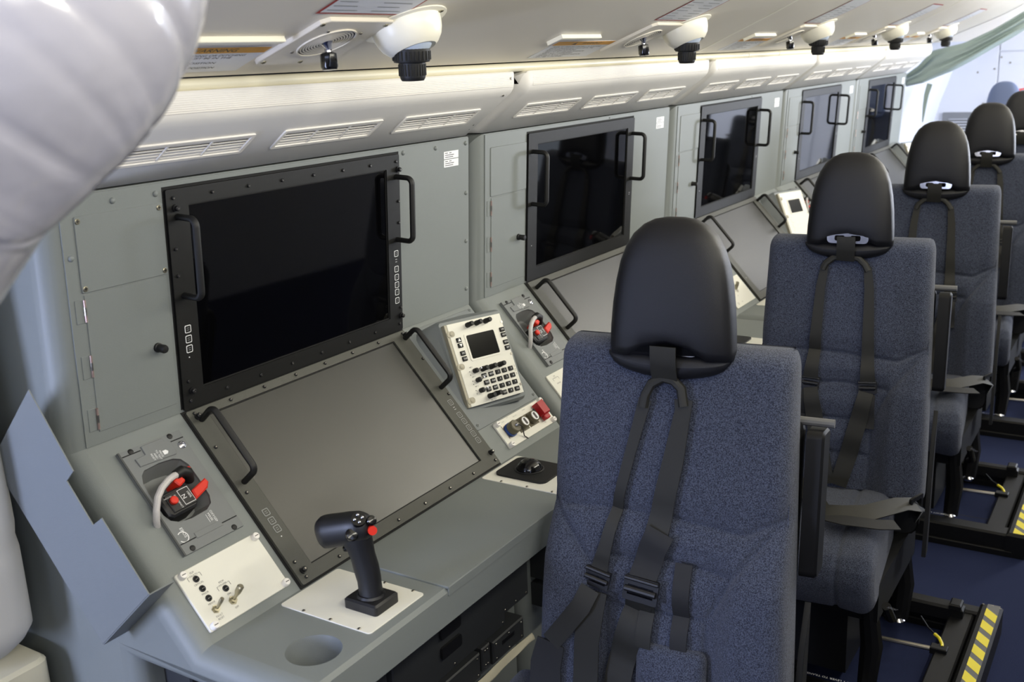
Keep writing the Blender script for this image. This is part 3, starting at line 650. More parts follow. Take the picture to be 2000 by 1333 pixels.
# ---- overhead cowl with air vents
cwl = proto('overhead_cowl', 'white angled air cowl with three vents above the {} console', 'cowl', (.08, .54, 1.37), 'air cowls above the consoles')
b = MB()
cpath = [(-.10, 1.3722), (.022, 1.3722), (.132, 1.4515), (.142, 1.459), (.1485, 1.468), (.1505, 1.478), (.1510, 1.499), (.1490, 1.5015), (-.10, 1.5015)]
secs = [(YL-.002-.026*math.sin(R(90*k/5)), .026*(1-math.cos(R(90*k/5)))) for k in range(6)][::-1]
def coff(path, d):
    o = offs(path, d); q = offs(path, -d); return o if o[4][0] < q[4][0] else q
rings = [[(x, y, z) for x, z in coff(cpath, d)] for y, d in secs]+[[(x, 1.0335, z) for x, z in cpath], [(x, 1.0365, z) for x, z in coff(cpath, .003)]]
n = len(cpath)
b.add([p for r in rings for p in r], [[k*n+i, k*n+(i+1) % n, (k+1)*n+(i+1) % n, (k+1)*n+i] for k in range(len(rings)-1) for i in range(n)]+[list(range(n)), [(len(rings)-1)*n+i for i in range(n)]])
b.build('shell', 'cowl_white', cwl, ang=40)
b = MB()
for k in range(10): b.cyl((.1503, .05, 1.4720+.0029*k), (.1503, 1.03, 1.4720+.0029*k), .0008, seg=6)
b.build('ribbed_strip', 'vent_white', cwl)
for (u, v) in ((1.011, .138), (1.020, .035), (1.022, .019), (.062, .028), (.064, .010), (.055, .138)): inst('screw', 'screw_small', cwl, CW, u, v, 0)
CF = FR((.1518, 0, 1.48), YY, (0, 0, 1))
for u in (1.022, .058): inst('screw', 'screw_small', cwl, CF, u, .008, 0)
for (u0, u1) in ((.100, .3505), (.414, .663), (.7285, .978)):
    b = MB(); b.plate(CW, rrect(u0, u1, .046, .097, .004, 2), [[(u0+.007, .052), (u1-.007, .052), (u1-.007, .091), (u0+.007, .091)]], 0, .0032)
    b.box(CW, u0+.005, u1-.005, .049, .094, .0004, .0008, m=1)  # near-black backing painted in for the shade between the slats
    for f in (1/3, 2/3): b.box(CW, u0+(u1-u0)*f-.002, u0+(u1-u0)*f+.002, .052, .091, .0008, .0026)
    vt = b.build('vent', ('vent_white', 'vent_dark'), cwl)
    for k in range(5):
        v = .0560+.0078*k; SL = CW @ Matrix.Translation(((u0+u1)/2, v, .0014))
        b = MB(); b.box(SL, -(u1-u0)/2+.006, (u1-u0)/2-.006, -.0019, .0019, -.0006, .0003, .0002); b.build('slat', 'vent_white', vt)
# ---- ceiling items
lm = proto('swivel_lamp', 'white swivel dome lamp with black knurled nozzle on ceiling above the {} console', 'lamp', (.31, .478, 1.584), 'swivel dome lamps on the ceiling')
LF = CE @ Matrix.Translation((.478, .1337, 0))
b = MB(); b.lathe(LF, [(.066, 0), (.066, .002), (.064, .003)], 32); fl = b.build('flange', 'lamp_white', lm)
for a in (65, 185, 305): inst('screw', 'screw', fl, LF, .058*math.cos(R(a)), .058*math.sin(R(a)), .003)
b = MB(); b.lathe(LF, [(.0545, .003), (.054, .010), (.0515, .020), (.047, .030), (.040, .038), (.034, .042), (.032, .041)], 36); b.build('dome', 'lamp_white', lm, ang=60)
NZ = Vector((-.03, .03, -1)).normalized(); bc = Vector((.318, .478, 1.5660))
nf = FR(bc, NZ.cross(Vector((0, 1, 0))), NZ.cross(NZ.cross(Vector((0, 1, 0)))))
if (nf.to_3x3() @ Vector((0, 0, 1))).dot(NZ) < 0: nf = FR(bc, NZ.cross(Vector((0, 1, 0))), -NZ.cross(NZ.cross(Vector((0, 1, 0)))))
b = MB(); b.lathe(nf, [(.0345*math.cos(R(a)), .0345*math.sin(R(a))) for a in range(-20, 80, 10)], 32); b.build('ball', 'lamp_ball', lm, ang=60)
b = MB(); b.lathe(nf, [(.0285, .018), (.0285, .036), (.0270, .039), (.0205, .040), (.0198, .060), (.0190, .063), (.0170, .0665), (.011, .0665), (.010, .064)], 28); nz = b.build('nozzle', 'black_rubber', lm)
for k in range(26):
    a = 2*math.pi*k/26; MESHC.setdefault('rib', None)
b = MB()
for k in range(26):
    a = 2*math.pi*k/26
    for r, w0, w1 in ((.0287, .0230, .036), (.0203, .0420, .059)): b.cyl(nf @ Vector((r*math.cos(a), r*math.sin(a), w0)), nf @ Vector((r*math.cos(a), r*math.sin(a), w1)), .0011, seg=5)
b.build('knurling', 'black_frame', nz)
spk = proto('speaker_plate', 'ceiling speaker plate with round grille and black knob above the {} console', 'speaker', (.257, .348, 1.563), 'speaker plates on the ceiling')
b = MB(); vv = lambda x: (x-.185)/.935
b.prism(CE, [(.284, vv(.190)), (.430, vv(.190)), (.430, vv(.322)), (.424, vv(.328)), (.290, vv(.328)), (.280, vv(.318)), (.272, vv(.200)), (.276, vv(.192))][::1], 0, .0065, .001); pl_ = b.build('plate', 'ceiling', spk)
for (u, x) in ((.283, .200), (.283, .318), (.418, .318), (.36, .198), (.418, .200)): inst('screw', 'screw', pl_, CE, u, vv(x), .0065)
GC = CE @ Matrix.Translation((.350, vv(.262), .0065))
b = MB(); b.plate(GC, circ(0, 0, .046, 36), [circ(0, 0, .0435, 36)], 0, .002)
for k in range(8): b.plate(GC, circ(0, 0, .041-.0042*k, 32), [circ(0, 0, .0385-.0042*k, 32)], 0, .001)
b.prism(GC, circ(0, 0, .044, 32), -.0005, .0002, m=1); b.build('grille', ('ceiling', 'vent_dark'), spk)
for a in (40, 130, 220, 310): inst('screw', 'screw_small', pl_, GC, .054*math.cos(R(a)), .050*math.sin(R(a)), 0)
b = MB(); kd = Vector((.10, -.05, -1)).normalized(); k0 = GC @ Vector((0, 0, 0)); b.lathe(GC, [(.010, 0), (.007, .004), (.004, .012)], 12); b.cyl(k0+kd*.008, k0+kd*.016, .0045, seg=10)
b.build('stem', 'chrome', spk)
b = MB(); kf = FR(k0+kd*.014, (1, 0, .1), kd.cross(Vector((1, 0, .1)))); b.lathe(kf, [(.008, 0), (.0120, .002), (.0126, .020), (.0105, .0245), (.001, .0250)], 10); b.build('knob', 'black_gloss', spk)
wp = proto('warning_placard', 'orange and white WARNING placard on ceiling above the {} console', 'placard', (.2, .17, 1.54), 'warning placards on the ceiling')
b = MB(); b.box(CE, .012, .268, vv(.160), vv(.2385), 0, .0005)
b.box(CE, .012, .268, vv(.220), vv(.2375), .0005, .0008, m=1)
tx = .145; b.text(CE, 'WARNING', .170, vv(.2285), .0009, .0150, m=2, sxx=1.15)
b.add([CE @ Vector((.097+dx, vv(.2285)+dy, .0009)) for dx, dy in ((-.008, -.006), (.008, -.006), (0, .007))], [[0, 1, 2]], 2)
for i, (s, wd_) in enumerate((('PRIOR TO TAKEOFF, LANDING OR DITCHING', .21), ('EACH CONSOLE SEAT MUST BE IN THE', .19), ('FOLLOWING POSITIONS:', .125), ('- SEAT TO AFT FACING POSITION', .175), ('- SEAT FULLY DEPRESSED', .135), ('- SEATBACK IN FULL UPRIGHT POSITION', .185), ('- SEAT BELTS FASTENED', .12))):
    vs2, fs2 = text_geo(s); wdt = max(p.x for p in vs2)-min(p.x for p in vs2); b.text(CE, s, .030+wd_/2, vv(.2125-.0078*i), .0007, .0082, m=2, sxx=wd_/(wdt*.0082))
b.build('card', ('placard', 'orange', 'dark_print'), wp)
ip = proto('instruction_placard', 'red bordered instruction placard on curved ceiling above the {} console', 'placard', (.41, .345, 1.62), 'red bordered placards on the ceiling')
def crv(y0, y1, x0, x1, dz, n=8):
    def f(s, t):
        x = x0+(x1-x0)*t; return (x+dz*.35, y0+(y1-y0)*s, zc(x)-dz)
    return f
b = MB(); b.grid(crv(.251, .438, .337, .50, .0008), 2, 9, 0)
b.grid(crv(.256, .433, .3415, .4950, .0011), 2, 9, 1)
for k in range(9):
    x = .348+.012*k; y = .262 if k % 2 else .262
    b.grid(crv(y, y+.060-.012*(k % 3), x, x+.0016, .0014), 2, 2, 2); b.grid(crv(.352, .352+.064-.015*(k % 2), x, x+.0016, .0014), 2, 2, 2)
b.build('card', ('trim_red', 'placard', 'grey_print'), ip)
# white-painted raised strips next to the warning placards: each its own place
STR = [(.062, .257), (1.026, 1.190), (2.137, 2.320), (3.215, 3.385), (4.29, 4.45)]
for i, (a, c) in enumerate(STR):
    b = MB(); b.prism(CE, [(a-.004, vv(.238)), (a, vv(.235)), (a+.006, vv(.262)), (c, vv(.262)), (c+.003, vv(.270)), (a, vv(.270))], 0, .008, .0008)
    tag(b.build('ceiling_strip', 'lamp_white'), 'short white raised strip on ceiling above the %s warning placard' % ORD[i], 'strip', 'white strips on the ceiling')
# ---- copies along the row
for root, tmpl in list(PROTO):
    for k in range(1, 5):
        c = copy_tree(root); c.location = Vector(root.location)+Vector((0, k*P, 0)); c['label'] = tmpl.format(ORD[k])

# ---- document pocket on the side of the nearest console
pk = thing('document_pocket', 'grey bent-metal document pocket with notch on side of nearest console', 'pocket', (.05, -.01, .74))
PF = FR((0, -.030, 0), (1, 0, 0), (0, 0, 1))
pts = [(.006, 1.112), (.079, 1.004), (.060, .986), (.104, .929), (.126, .944), (.204, .849), (.081, .737), (-.118, .985)]
b = MB(); b.prism(PF, pts[::-1], 0, .0018); b.build('front_plate', 'paint_desk', pk)
b = MB(); B1, B2 = Vector((.204, 0, .849)), Vector((.081, 0, .737)); dd = Vector((.6, 0, -.66)).normalized()*.012
A = [(B1.x, -.031, B1.z), (B2.x, -.031, B2.z), (B2.x, .011, B2.z), (B1.x, .011, B1.z)]
b.add([Vector(p) for p in A]+[Vector(p)+Vector((.0012, 0, -.0013)) for p in A], [[0, 1, 2, 3], [7, 6, 5, 4], [0, 4, 5, 1], [1, 5, 6, 2], [2, 6, 7, 3], [3, 7, 4, 0]])
b.build('bottom_lip', 'paint_desk', pk)
for f in (.25, .75):
    p = B1.lerp(B2, f); b = MB(); b.lathe(FR((p.x, -.008, p.z+.001), (0, 1, 0), (-.74, 0, -.67)), [(.004, -.001), (.004, .002), (.002, .003)], 10); b.build('rivet', 'steel', pk)

# ================================================================== PLASTIC-WRAPPED DUCT (upper left)
b = MB()
ctl = [((0.63, -0.315, 1.738), 0.12), ((0.648, -0.351, 1.657), 0.1188), ((0.666, -0.381, 1.6), 0.1158), ((0.669, -0.405, 1.569), 0.114), ((0.66, -0.429, 1.545), 0.1122), ((0.638, -0.447, 1.519), 0.1128), ((0.613, -0.465, 1.492), 0.114), ((0.555, -0.489, 1.43), 0.1182), ((0.481, -0.513, 1.35), 0.123), ((0.411, -0.543, 1.263), 0.12), ((0.335, -0.572, 1.15), 0.12), ((0.26, -0.60, 1.02), 0.118)]
pts = []; rad = []
NSEG = 190
for i in range(NSEG+1):
    k = i/NSEG*(len(ctl)-1); j = min(int(k), len(ctl)-2); f = k-j
    p0 = Vector(ctl[max(j-1, 0)][0]); p1 = Vector(ctl[j][0]); p2 = Vector(ctl[j+1][0]); p3 = Vector(ctl[min(j+2, len(ctl)-1)][0])
    pts.append(.5*((2*p1)+(p2-p0)*f+(2*p0-5*p1+4*p2-p3)*f*f+(3*p1-p0-3*p2+p3)*f**3)); rad.append(ctl[j][1]*(1-f)+ctl[j+1][1]*f)
b.tube(pts, rad, 64)
creases = [(random.uniform(.05, .95), random.uniform(.0008, .0030), random.uniform(-1.2, 1.2), random.uniform(0, 6.28), random.uniform(.004, .008)) for _ in range(24)]
for vi in range(len(b.v)):
    i, k = divmod(vi, 64); a = 2*math.pi*k/64; c = pts[i]; d = (b.v[vi]-c); s = i/NSEG; dr_ = 0
    for (s0, dep, tl, ph, wd_) in creases:
        x = (s-s0-tl*.05*math.sin(a+ph))/wd_; dr_ -= dep*math.exp(-x*x)*(.6+.4*math.sin(a*1.5+ph))
    dr_ += .002*math.sin(3*a+s*9)+.0012*math.sin(5*a-s*17)
    b.v[vi] = c+d*(1+dr_/d.length)
tag(b.build('wrapped_duct', 'plastic_wrap', ang=180), 'large white plastic-wrapped duct hanging from the ceiling at upper left', 'duct')
# padded white cushion at lower left; unseen top raised to shade console side
b = MB()
def padf(s, t):
    a = 2*math.pi*s; z = .665+.80*t; bul = 1+.10*math.sin(3.0*t+1)-.035*math.exp(-((t-.26)/.012)**2); e = min(1, (1-t)*9, t*14)**.4
    rx, ry = .095*bul*e, .075*bul*e
    return (-.172+rx*math.copysign(abs(math.cos(a))**.7, math.cos(a)), -.095+ry*math.copysign(abs(math.sin(a))**.7, math.sin(a)), z)
b.grid(padf, 40, 40); tag(b.build('padded_post', 'padding', ang=180), 'white padded post beside the left side of the nearest console', 'padding')
b = MB(); b.prism(FR((0, 0, 0), (1, 0, 0), YY), rrect(-.30, -.085, -.18, -.015, .02, 3), 0, .662, .006); tag(b.build('storage_plinth', 'cream'), 'cream plinth under the white padded post at lower left', 'plinth')
# white cloth edge on the floor under the desk
b = MB()
def clf(s, t):
    y = .45+.56*s; x = .150+.008*t+.002*t*math.sin(31*s); return (x, y, .224-.016*t+.002*math.sin(17*s+5*t))
b.grid(clf, 40, 10); o = b.build('edge_strip', 'cloth', ang=180); tag(o, 'pale cream strip edge below the equipment boxes under the nearest desk', 'strip')
o.modifiers.new('solid', 'SOLIDIFY').thickness = .003
# ================================================================== SEATS
def seg_d(p, a, c):
    a, c, p = Vector(a), Vector(c), Vector(p); d = c-a; t = max(0, min(1, (p-a).dot(d)/d.length_squared)); return (p-a-d*t).length
SEAMS = [((-.2, -.275), (-.113, -.375)), ((-.172, -.282), (-.084, -.276)), ((-.084, -.276), (.004, -.279)), ((.004, -.279), (.13, -.290)), ((.13, -.290), (.200, -.255)), ((.13, -.290), (.160, -.275)),
         ((.185, -.268), (.118, -.361)), ((.118, -.361), (.08, -.441)), ((-.113, -.375), (-.09, -.359)), ((-.09, -.359), (.007, -.351)), ((.007, -.351), (.118, -.361)),
         ((-.095, -.442), (.08, -.441)), ((-.113, -.375), (-.092, -.45)), ((-.092, -.45), (-.088, -.62)), ((.08, -.441), (.078, -.62)), ((-.09, -.53), (.078, -.53))]
def hw(v): return .194+.018*min(1, max(0, -v/.55))
def back_w(u, v):
    w = .012*math.exp(-((v+.42)/.14)**2)
    au = abs(u)
    if v < -.27:
        f = min(1, (-v-.27)/.10); bo = max(0, min(1, (au-.085)/.05)); w += .022*f*bo*bo*(3-2*bo)
    dm = min(seg_d((u, v), *s) for s in SEAMS)
    w -= .0075*math.exp(-(dm/.0042)**2); w += .009*(1-math.exp(-(dm/.028)**2))
    return w
def make_back():
    b = MB(); NV, NU = 150, 96; r = .034; rings = []
    for j in range(NV+8):
        if j <= NV: v = -.62+(.62-.028)*j/NV; fr_ = 0
        else: a = R(90*(j-NV)/7); v = -.028+.034*math.sin(a); fr_ = .034*(1-math.cos(a))
        h = hw(v)-fr_*.35; ring = []
        for i in range(NU+1):
            s = -1+2*i/NU; u = s*h; e = h-abs(u); rr_ = r-math.sqrt(max(0, r*r-(r-min(e, r))**2))
            w = back_w(u, min(v, -.03))*(1 if j <= NV else max(0, 1-fr_/.02)) - rr_ - fr_
            ring.append(ST @ Vector((u, v, w)))
        for (u, w) in ((h, -.055), (h-.01, -.078+fr_*.6), (-h+.01, -.078+fr_*.6), (-h, -.055)): ring.append(ST @ Vector((u, v, min(w, -.03))))
        rings.append(ring)
    n = len(rings[0]); b.add([p for r_ in rings for p in r_], [[k*n+i, k*n+(i+1) % n, (k+1)*n+(i+1) % n, (k+1)*n+i] for k in range(len(rings)-1) for i in range(n)]+[list(range(n))[::-1], [(len(rings)-1)*n+i for i in range(n)]])
    return b
HP = [(-.014, .1000, .034), (.0, .1010, .038), (.03, .1000, .041), (.07, .0970, .042), (.105, .0925, .041), (.135, .0865, .039), (.160, .0775, .036), (.180, .0660, .031), (.195, .050, .024), (.2035, .033, .016), (.207, .014, .007)]
def make_head():
    b = MB(); rings = []
    for (v, h, d) in HP:
        ring = []
        for i in range(40):
            a = 2*math.pi*i/40; ca, sa = math.cos(a), math.sin(a)
            u = h*math.copysign(abs(ca)**.55, ca); w = .004+d*math.copysign(abs(sa)**.6, sa)
            arch = .024*max(0, 1-(u/.062)**2)*max(0, 1-(v+.012)/.06)**2
            ring.append(ST @ Vector((u+.002, v+arch, w+.10*(v-.05)*.35)))
        rings.append(ring)
    n = 40; b.add([p for r_ in rings for p in r_], [[k*n+i, k*n+(i+1) % n, (k+1)*n+(i+1) % n, (k+1)*n+i] for k in range(len(rings)-1) for i in range(n)]+[list(range(n))[::-1], [(len(rings)-1)*n+i for i in range(n)]])
    return b
def sp_(u, v, w): return ST @ Vector((u, v, w))
NRM = (ST.to_3x3() @ Vector((0, 0, 1)))
def strap(pts, wid, name, root, m='webbing', lift=.010):
    out = []; ww = []
    for i in range(len(pts)-1):
        for k in range(4):
            f = k/4; out.append((pts[i][0]*(1-f)+pts[i+1][0]*f, pts[i][1]*(1-f)+pts[i+1][1]*f)); 
            ww.append((wid[i]*(1-f)+wid[i+1]*f) if isinstance(wid, (list, tuple)) else wid)
    out.append(pts[-1]); ww.append(wid[-1] if isinstance(wid, (list, tuple)) else wid)
    b = MB(); b.ribbon([sp_(u, v, max(back_w(u, v), back_w(u+.01, v), back_w(u-.01, v))+lift) for u, v in out], NRM, ww, .0022)
    return b.build(name, m, root)
def buckle(u, v, rot, root, s=1.0):
    fr = ST @ Matrix.Translation((u, v, back_w(u, v)+.011)) @ Matrix.Rotation(R(rot), 4, 'Z')
    b = MB(); b.plate(fr, rrect(-.027*s, .027*s, -.019*s, .019*s, .003, 2), [[(-.020*s, -.010*s), (.020*s, -.010*s), (.020*s, .006*s), (-.020*s, .006*s)]], 0, .006)
    b.cyl(fr @ Vector((-.024*s, -.001, .007)), fr @ Vector((.024*s, -.001, .007)), .005*s, seg=10); b.cyl(fr @ Vector((-.026*s, .015*s, .006)), fr @ Vector((.026*s, .015*s, .006)), .0035, seg=8)
    return b.build('buckle', 'black_metal', root)
def make_seat(label, first):
    s = thing('crew_seat', label, 'seat', (.665, .56, 0), 'blue crew seats in the row')
    bk = make_back().build('backrest', 'fabric_blue', s, ang=180)
    b = MB(); b.plate(FR((0, 0, 0), (1, 0, 0), (0, 1, 0)), [(0, 0), (.001, 0), (.001, .001)], [], 0, .001) if False else None
    # back shell and side frame
    b = MB(); b.prism(ST @ Matrix.Translation((0, 0, -.094)), rrect(-.200, .200, -.74, -.10, .03, 3), 0, .018, .004); b.build('back_shell', 'seat_black', s)
    for sd_ in (-1, 1):
        b = MB(); b.prism(ST @ Matrix.Translation((sd_*.219, 0, 0)) @ Matrix.Rotation(R(90), 4, 'Y'), [(.04, -.78), (.10, -.78), (.10, -.42), (.06, -.50)] if True else 0, -.005, .005, .001); b.build('side_frame', 'seat_black', s)
    for sd_ in (-1, 1):
        b = MB(); b.tube([sp_(sd_*(hw(-.02-.03*k)-.006), -.02-.03*k, -.0105) for k in range(20)], .0014, 6); b.build('seam_piping', 'fabric_blue', bk)
    hd = make_head().build('headrest', 'leather', s, ang=180)
    for sd_ in (-1, 1):
        b = MB(); b.tube([sp_(sd_*(h*.91)+.002, v, .004+d*.60+.035*(v-.05)) for v, h, d in HP[:-2]], .0009, 5); b.build('piping', 'leather', hd)
    b = MB(); b.plate(ST @ Matrix.Translation((.002, .003, .020 if first else .034)), rrect(-.048, .048, -.013, .013, .010, 3), [rrect(-.030, -.007, -.007, .006, .004, 3), rrect(.007, .030, -.007, .006, .004, 3)], 0, .005)
    b.cyl(sp_(-.03, .012, .012), sp_(-.03, .05, .006), .006, seg=8); b.cyl(sp_(.034, .012, .012), sp_(.034, .05, .006), .006, seg=8)
    b.build('headrest_bracket', 'chrome', s)
    b = MB()
    def colf(a_, t):
        u = -.100+.200*t; e = math.sqrt(max(0, 1-((u)/.1005)**2)); a = 2*math.pi*a_
        return sp_(u, -.012-.016*e+(.019*e+.002)*math.sin(a), .014+(.017*e+.001)*math.cos(a))
    b.grid(colf, 17, 21); b.build('headrest_collar', 'leather', s, ang=180)
    # harness
    b = MB(); b.ribbon([sp_(.000, .006, .046), sp_(.000, -.012, .044), sp_(-.001, -.030, .036), sp_(-.002, -.052, .022)], NRM, .042, .0024); b.build('harness_yoke', 'webbing', s)
    b = MB(); yk = [(-.037, -.098), (-.034, -.078), (-.024, -.058), (-.006, -.047), (.012, -.050), (.025, -.062), (.030, -.090)] if first else [(-.054, -.075), (-.048, -.060), (-.030, -.045), (0, -.038), (.028, -.045), (.044, -.060), (.052, -.075)]
    b.tube([sp_(u, v, .022) for u, v in yk], .008, 8, ry=.006); b.build('harness_loop', 'webbing', s)
    if first:
        strap([(-.034, -.085), (-.039, -.104), (-.056, -.175), (-.074, -.255), (-.091, -.337), (-.102, -.385)], [.022, .020, .018, .018, .022, .030], 'shoulder_strap', s)
        strap([(.029, -.080), (.029, -.097), (.016, -.182), (.003, -.252), (-.011, -.332), (-.025, -.39)], [.030, .026, .034, .036, .040, .044], 'shoulder_strap', s)
        strap([(.002, -.300), (-.011, -.332), (-.025, -.385)], .046, 'strap_end', s, 'webbing_black', .014)
        buckle(-.104, -.395, -12, s, .85); buckle(-.025, -.400, -6, s, 1.1)
        strap([(-.110, -.410), (-.122, -.440), (-.150, -.480), (-.176, -.515)], .034, 'lower_strap', s)
        strap([(-.176, -.515), (-.186, -.56), (-.187, -.63)], [.05, .056, .06], 'strap_end', s, 'webbing_black')
        strap([(-.104, -.415), (-.113, -.504), (-.115, -.62)], .044, 'lower_strap', s)
        strap([(-.028, -.415), (-.042, -.470), (-.060, -.540), (-.070, -.62)], .046, 'lower_strap', s)
        strap([(-.016, -.42), (-.020, -.50)], .026, 'strap_end', s, 'webbing', .014)
        strap([(.040, -.350), (.039, -.42), (.038, -.50)], .028, 'strap_end', s, 'webbing_black', .006)
        b = MB(); b.prism(ST @ Matrix.Translation((.026, -.56, back_w(.026, -.56))), rrect(-.058, .058, -.062, .066, .014, 4), 0, .022, .010); b.build('lumbar_pad', 'fabric_blue', s, ang=60)
    else:
        for q in (-1, 1):
            strap([(q*.050, -.066), (q*.057, -.119), (q*.061, -.215), (q*.064, -.295), (q*.068, -.345)], [.018, .022, .026, .030, .036], 'shoulder_strap', s)
            buckle(q*.068, -.358, q*4, s, .8)
            strap([(q*.066, -.370), (q*.055, -.43), (q*.036, -.52), (q*.014, -.61)], [.034, .040, .042, .040], 'lower_strap', s)
            strap([(q*.074, -.375), (q*.076, -.46)], .026, 'strap_end', s, 'webbing_black', .006)
    # seat cushion
    b = MB()
    cf = FR((.668, .0, 0), sx_, (-sx_.y, sx_.x, 0))
    def cus(s_, t):
        # t runs from the rear top over the front edge and down the front; s_ across
        u = -.212+.424*s_; e = min(s_, 1-s_)*.424; rr2 = .03-math.sqrt(max(0, .03**2-(.03-min(e, .03))**2))
        L = [(.60, .455), (.52, .462), (.45, .466), (.38, .466), (.32, .462), (.27, .452), (.235, .436), (.218, .412), (.214, .385), (.222, .355), (.238, .325), (.26, .300), (.30, .285)]
        k = t*(len(L)-1); j = min(int(k), len(L)-2); f = k-j; y = L[j][0]*(1-f)+L[j+1][0]*f; z = L[j][1]*(1-f)+L[j+1][1]*f
        dn = Vector((0, L[j+1][0]-L[j][0], L[j+1][1]-L[j][1])).normalized(); nn = Vector((0, dn.z, -dn.y))
        g = -.006*math.exp(-((abs(u)-.13)/.005)**2)+.006*max(0, min(1, (abs(u)-.13)/.05))-rr2
        if nn.z < -.2 and nn.y > 0: nn = -nn
        q = cf @ Vector((u, y-.012, z)); return q-(cf.to_3x3() @ nn)*(-g) if nn.z >= 0 or nn.y < 0 else q
    b.grid(cus, 86, 49)
    for q in (0, 1):
        rim = [Vector(cus(q, t/48)) for t in range(49)]; b.add(rim+[Vector((rim[0].x, rim[0].y, .30))], [list(range(50)) if q else list(range(50))[::-1]])
    b.build('seat_cushion', 'fabric_blue', s, ang=50)
    # lap belt over the cushion
    b = MB(); lb = [(.60, .50, .480), (.66, .42, .492), (.71, .335, .492), (.76, .335, .494), (.81, .37, .494), (.86, .46, .488), (.885, .50, .475), (.890, .52, .44)]
    b.ribbon([(x, y, z) for x, y, z in lb], [(0, -.5, .8)]*len(lb), .046, .0024); b.build('lap_belt', 'webbing', s)
    b = MB(); b.ribbon([(.70, .33, .484), (.77, .31, .490), (.84, .325, .488), (.875, .35, .484)], (0, -.1, 1), .042, .0024); b.build('lap_belt_end', 'webbing_black', s)
    b = MB(); b.plate(FR((.884, .505, .470), (.3, 1, 0), (0, 0, 1)), rrect(-.028, .028, -.022, .026, .004, 2), [rrect(-.020, .020, -.002, .016, .003, 2)], -.003, .003); b.build('belt_anchor', 'seat_black', s)
    # armrest folded up beside the back
    for sd_ in (1,):
        AR = ST @ Matrix.Translation((sd_*.222, -.25, -.085)); b = MB(); b.prism(AR @ Matrix.Rotation(R(90), 4, 'Y'), rrect(-.030, .030, -.115, .125, .012, 4), -.014, .014, .004); b.build('armrest', 'seat_black', s)
        b = MB(); b.cyl(AR @ Vector((-.03, .136, .0)), AR @ Vector((.024, .136, .0)), .007, seg=10); b.build('armrest_cap', 'strip_grey', s)
    # pedestal
    b = MB(); b.box(WORLD, .50, .845, .345, .74, .235, .33); b.box(WORLD, .49, .81, .33, .66, .27, .40); b.build('seat_pan', 'seat_black', s)
    b = MB(); b.box(WORLD, .50, .77, .38, .74, .06, .24); b.build('underseat_dark_fill', 'seat_black', s)  # black box added to stand for the deep shade under the seat
    for (x, y) in ((.52, .36), (.82, .36), (.52, .70), (.82, .70)):
        b = MB(); b.tube([(x, y, .27), (x+.01, y+.01, .16), (x+.005, y, .06)], [.022, .026, .022], 10); b.lathe(FR((x+.005, y-.02, .058), (1, 0, 0), YY), [(.016, 0), (.018, .008), (.010, .014)], 12, m=1); b.build('pedestal_leg', ('seat_black', 'chrome'), s)
    b = MB(); b.tube([(.88, .26, .33), (.885, .30, .28), (.87, .34, .26)], .010, 8); b.build('lever', 'seat_black', s)
    b = MB(); b.text(FR((.888, .268, .330), (.3, .8, -.5), (.6, -.1, .6)), 'FORE/AFT', 0, 0, .008, .010); b.build('lever_lettering', 'white_print', s)
    # sliding floor frame
    for (y0, y1) in ((.262, .320), (.800, .842)):
        b = MB(); b.box(WORLD, .445, 1.02, y0, y1, .018, .070, .006); b.box(WORLD, .445, 1.02, y0-.008, y1+.008, .0, .020, .003); b.build('slide_rail', 'seat_black', s)
    b = MB(); b.box(WORLD, .935, .992, .30, .82, .022, .062, .004); b.build('cross_bar', 'seat_black', s)
    b = MB(); b.box(WORLD, .60, .66, .30, .82, .022, .062, .004); b.build('cross_bar', 'seat_black', s)
    b = MB(); b.box(WORLD, .76, .97, .765, .800, .050, .088, .006); b.box(WORLD, .935, .965, .760, .802, .085, .100, .004); b.build('slide_block', 'seat_black', s)
    b = MB(); b.box(WORLD, 1.000, 1.056, .255, .850, 0, .078, .008); ep = b.build('end_plate', 'seat_black', s)
    b = MB(); b.box(WORLD, 1.0185, 1.0490, .262, .846, .078, .0788); b.build('hazard_tape', 'strip_grey', ep)
    for k in range(9):
        y = .262+.065*k; b = MB(); yb = y+.040; sk = .032
        y0_ = max(y-sk, .262); q = [(1.0185, y), (1.0490, y0_), (1.0490, max(min(yb-sk, .846), y0_+.001)), (1.0185, min(yb, .846))]
        b.prism(FR((0, 0, 0), (1, 0, 0), YY), q, .0786, .0792); b.build('hazard_stripe', 'yellow', ep)
    for (x, y) in ((1.008, .84), (1.03, .842), (1.05, .835), (1.008, .27), (1.008, .285)):
        inst('screw', 'screw_small', ep, FR((0, 0, 0), (1, 0, 0), YY), x, y, .078)
    b = MB(); b.text(FR((0, 0, 0), (-1, -.04, 0), (0, -1, 0)), 'USE FORE/AFT LEVER TO TRANSLATE', -.770, -.296, .0704, .0105); b.build('rail_lettering', 'white_print', s)
    b = MB(); b.cyl((.80, .575, .062), (.955, .585, .062), .006, seg=10); b.box(WORLD, .925, .965, .572, .598, .055, .072, .002, m=1); b.build('release_rod', ('steel', 'seat_black'), s)
    b = MB(); b.tube([(.880, .690, .085), (.905, .655, .078), (.925, .636, .074)], .002, 6, m=1); b.tube([(.925, .636, .074), (.938, .625, .072), (.948, .605, .070), (.951, .590, .070)], .0042, 8); b.build('release_cable', ('yellow', 'seat_black'), s)
    return s
s1 = make_seat('blue fabric crew seat with black headrest, nearest and largest in the row', True)
s2 = make_seat('blue fabric crew seat with crossed harness, second from the camera', False)
s2.location.y += P
SL_ = ['third crew seat from the camera, blue fabric with black headrest', 'fourth crew seat from the camera, blue fabric with black headrest', 'fifth crew seat from the camera, cut off by right picture edge']
for k in range(3):
    c = copy_tree(s2); c.location = s2.location+Vector((0, (k+1)*P, 0)); c['label'] = SL_[k]
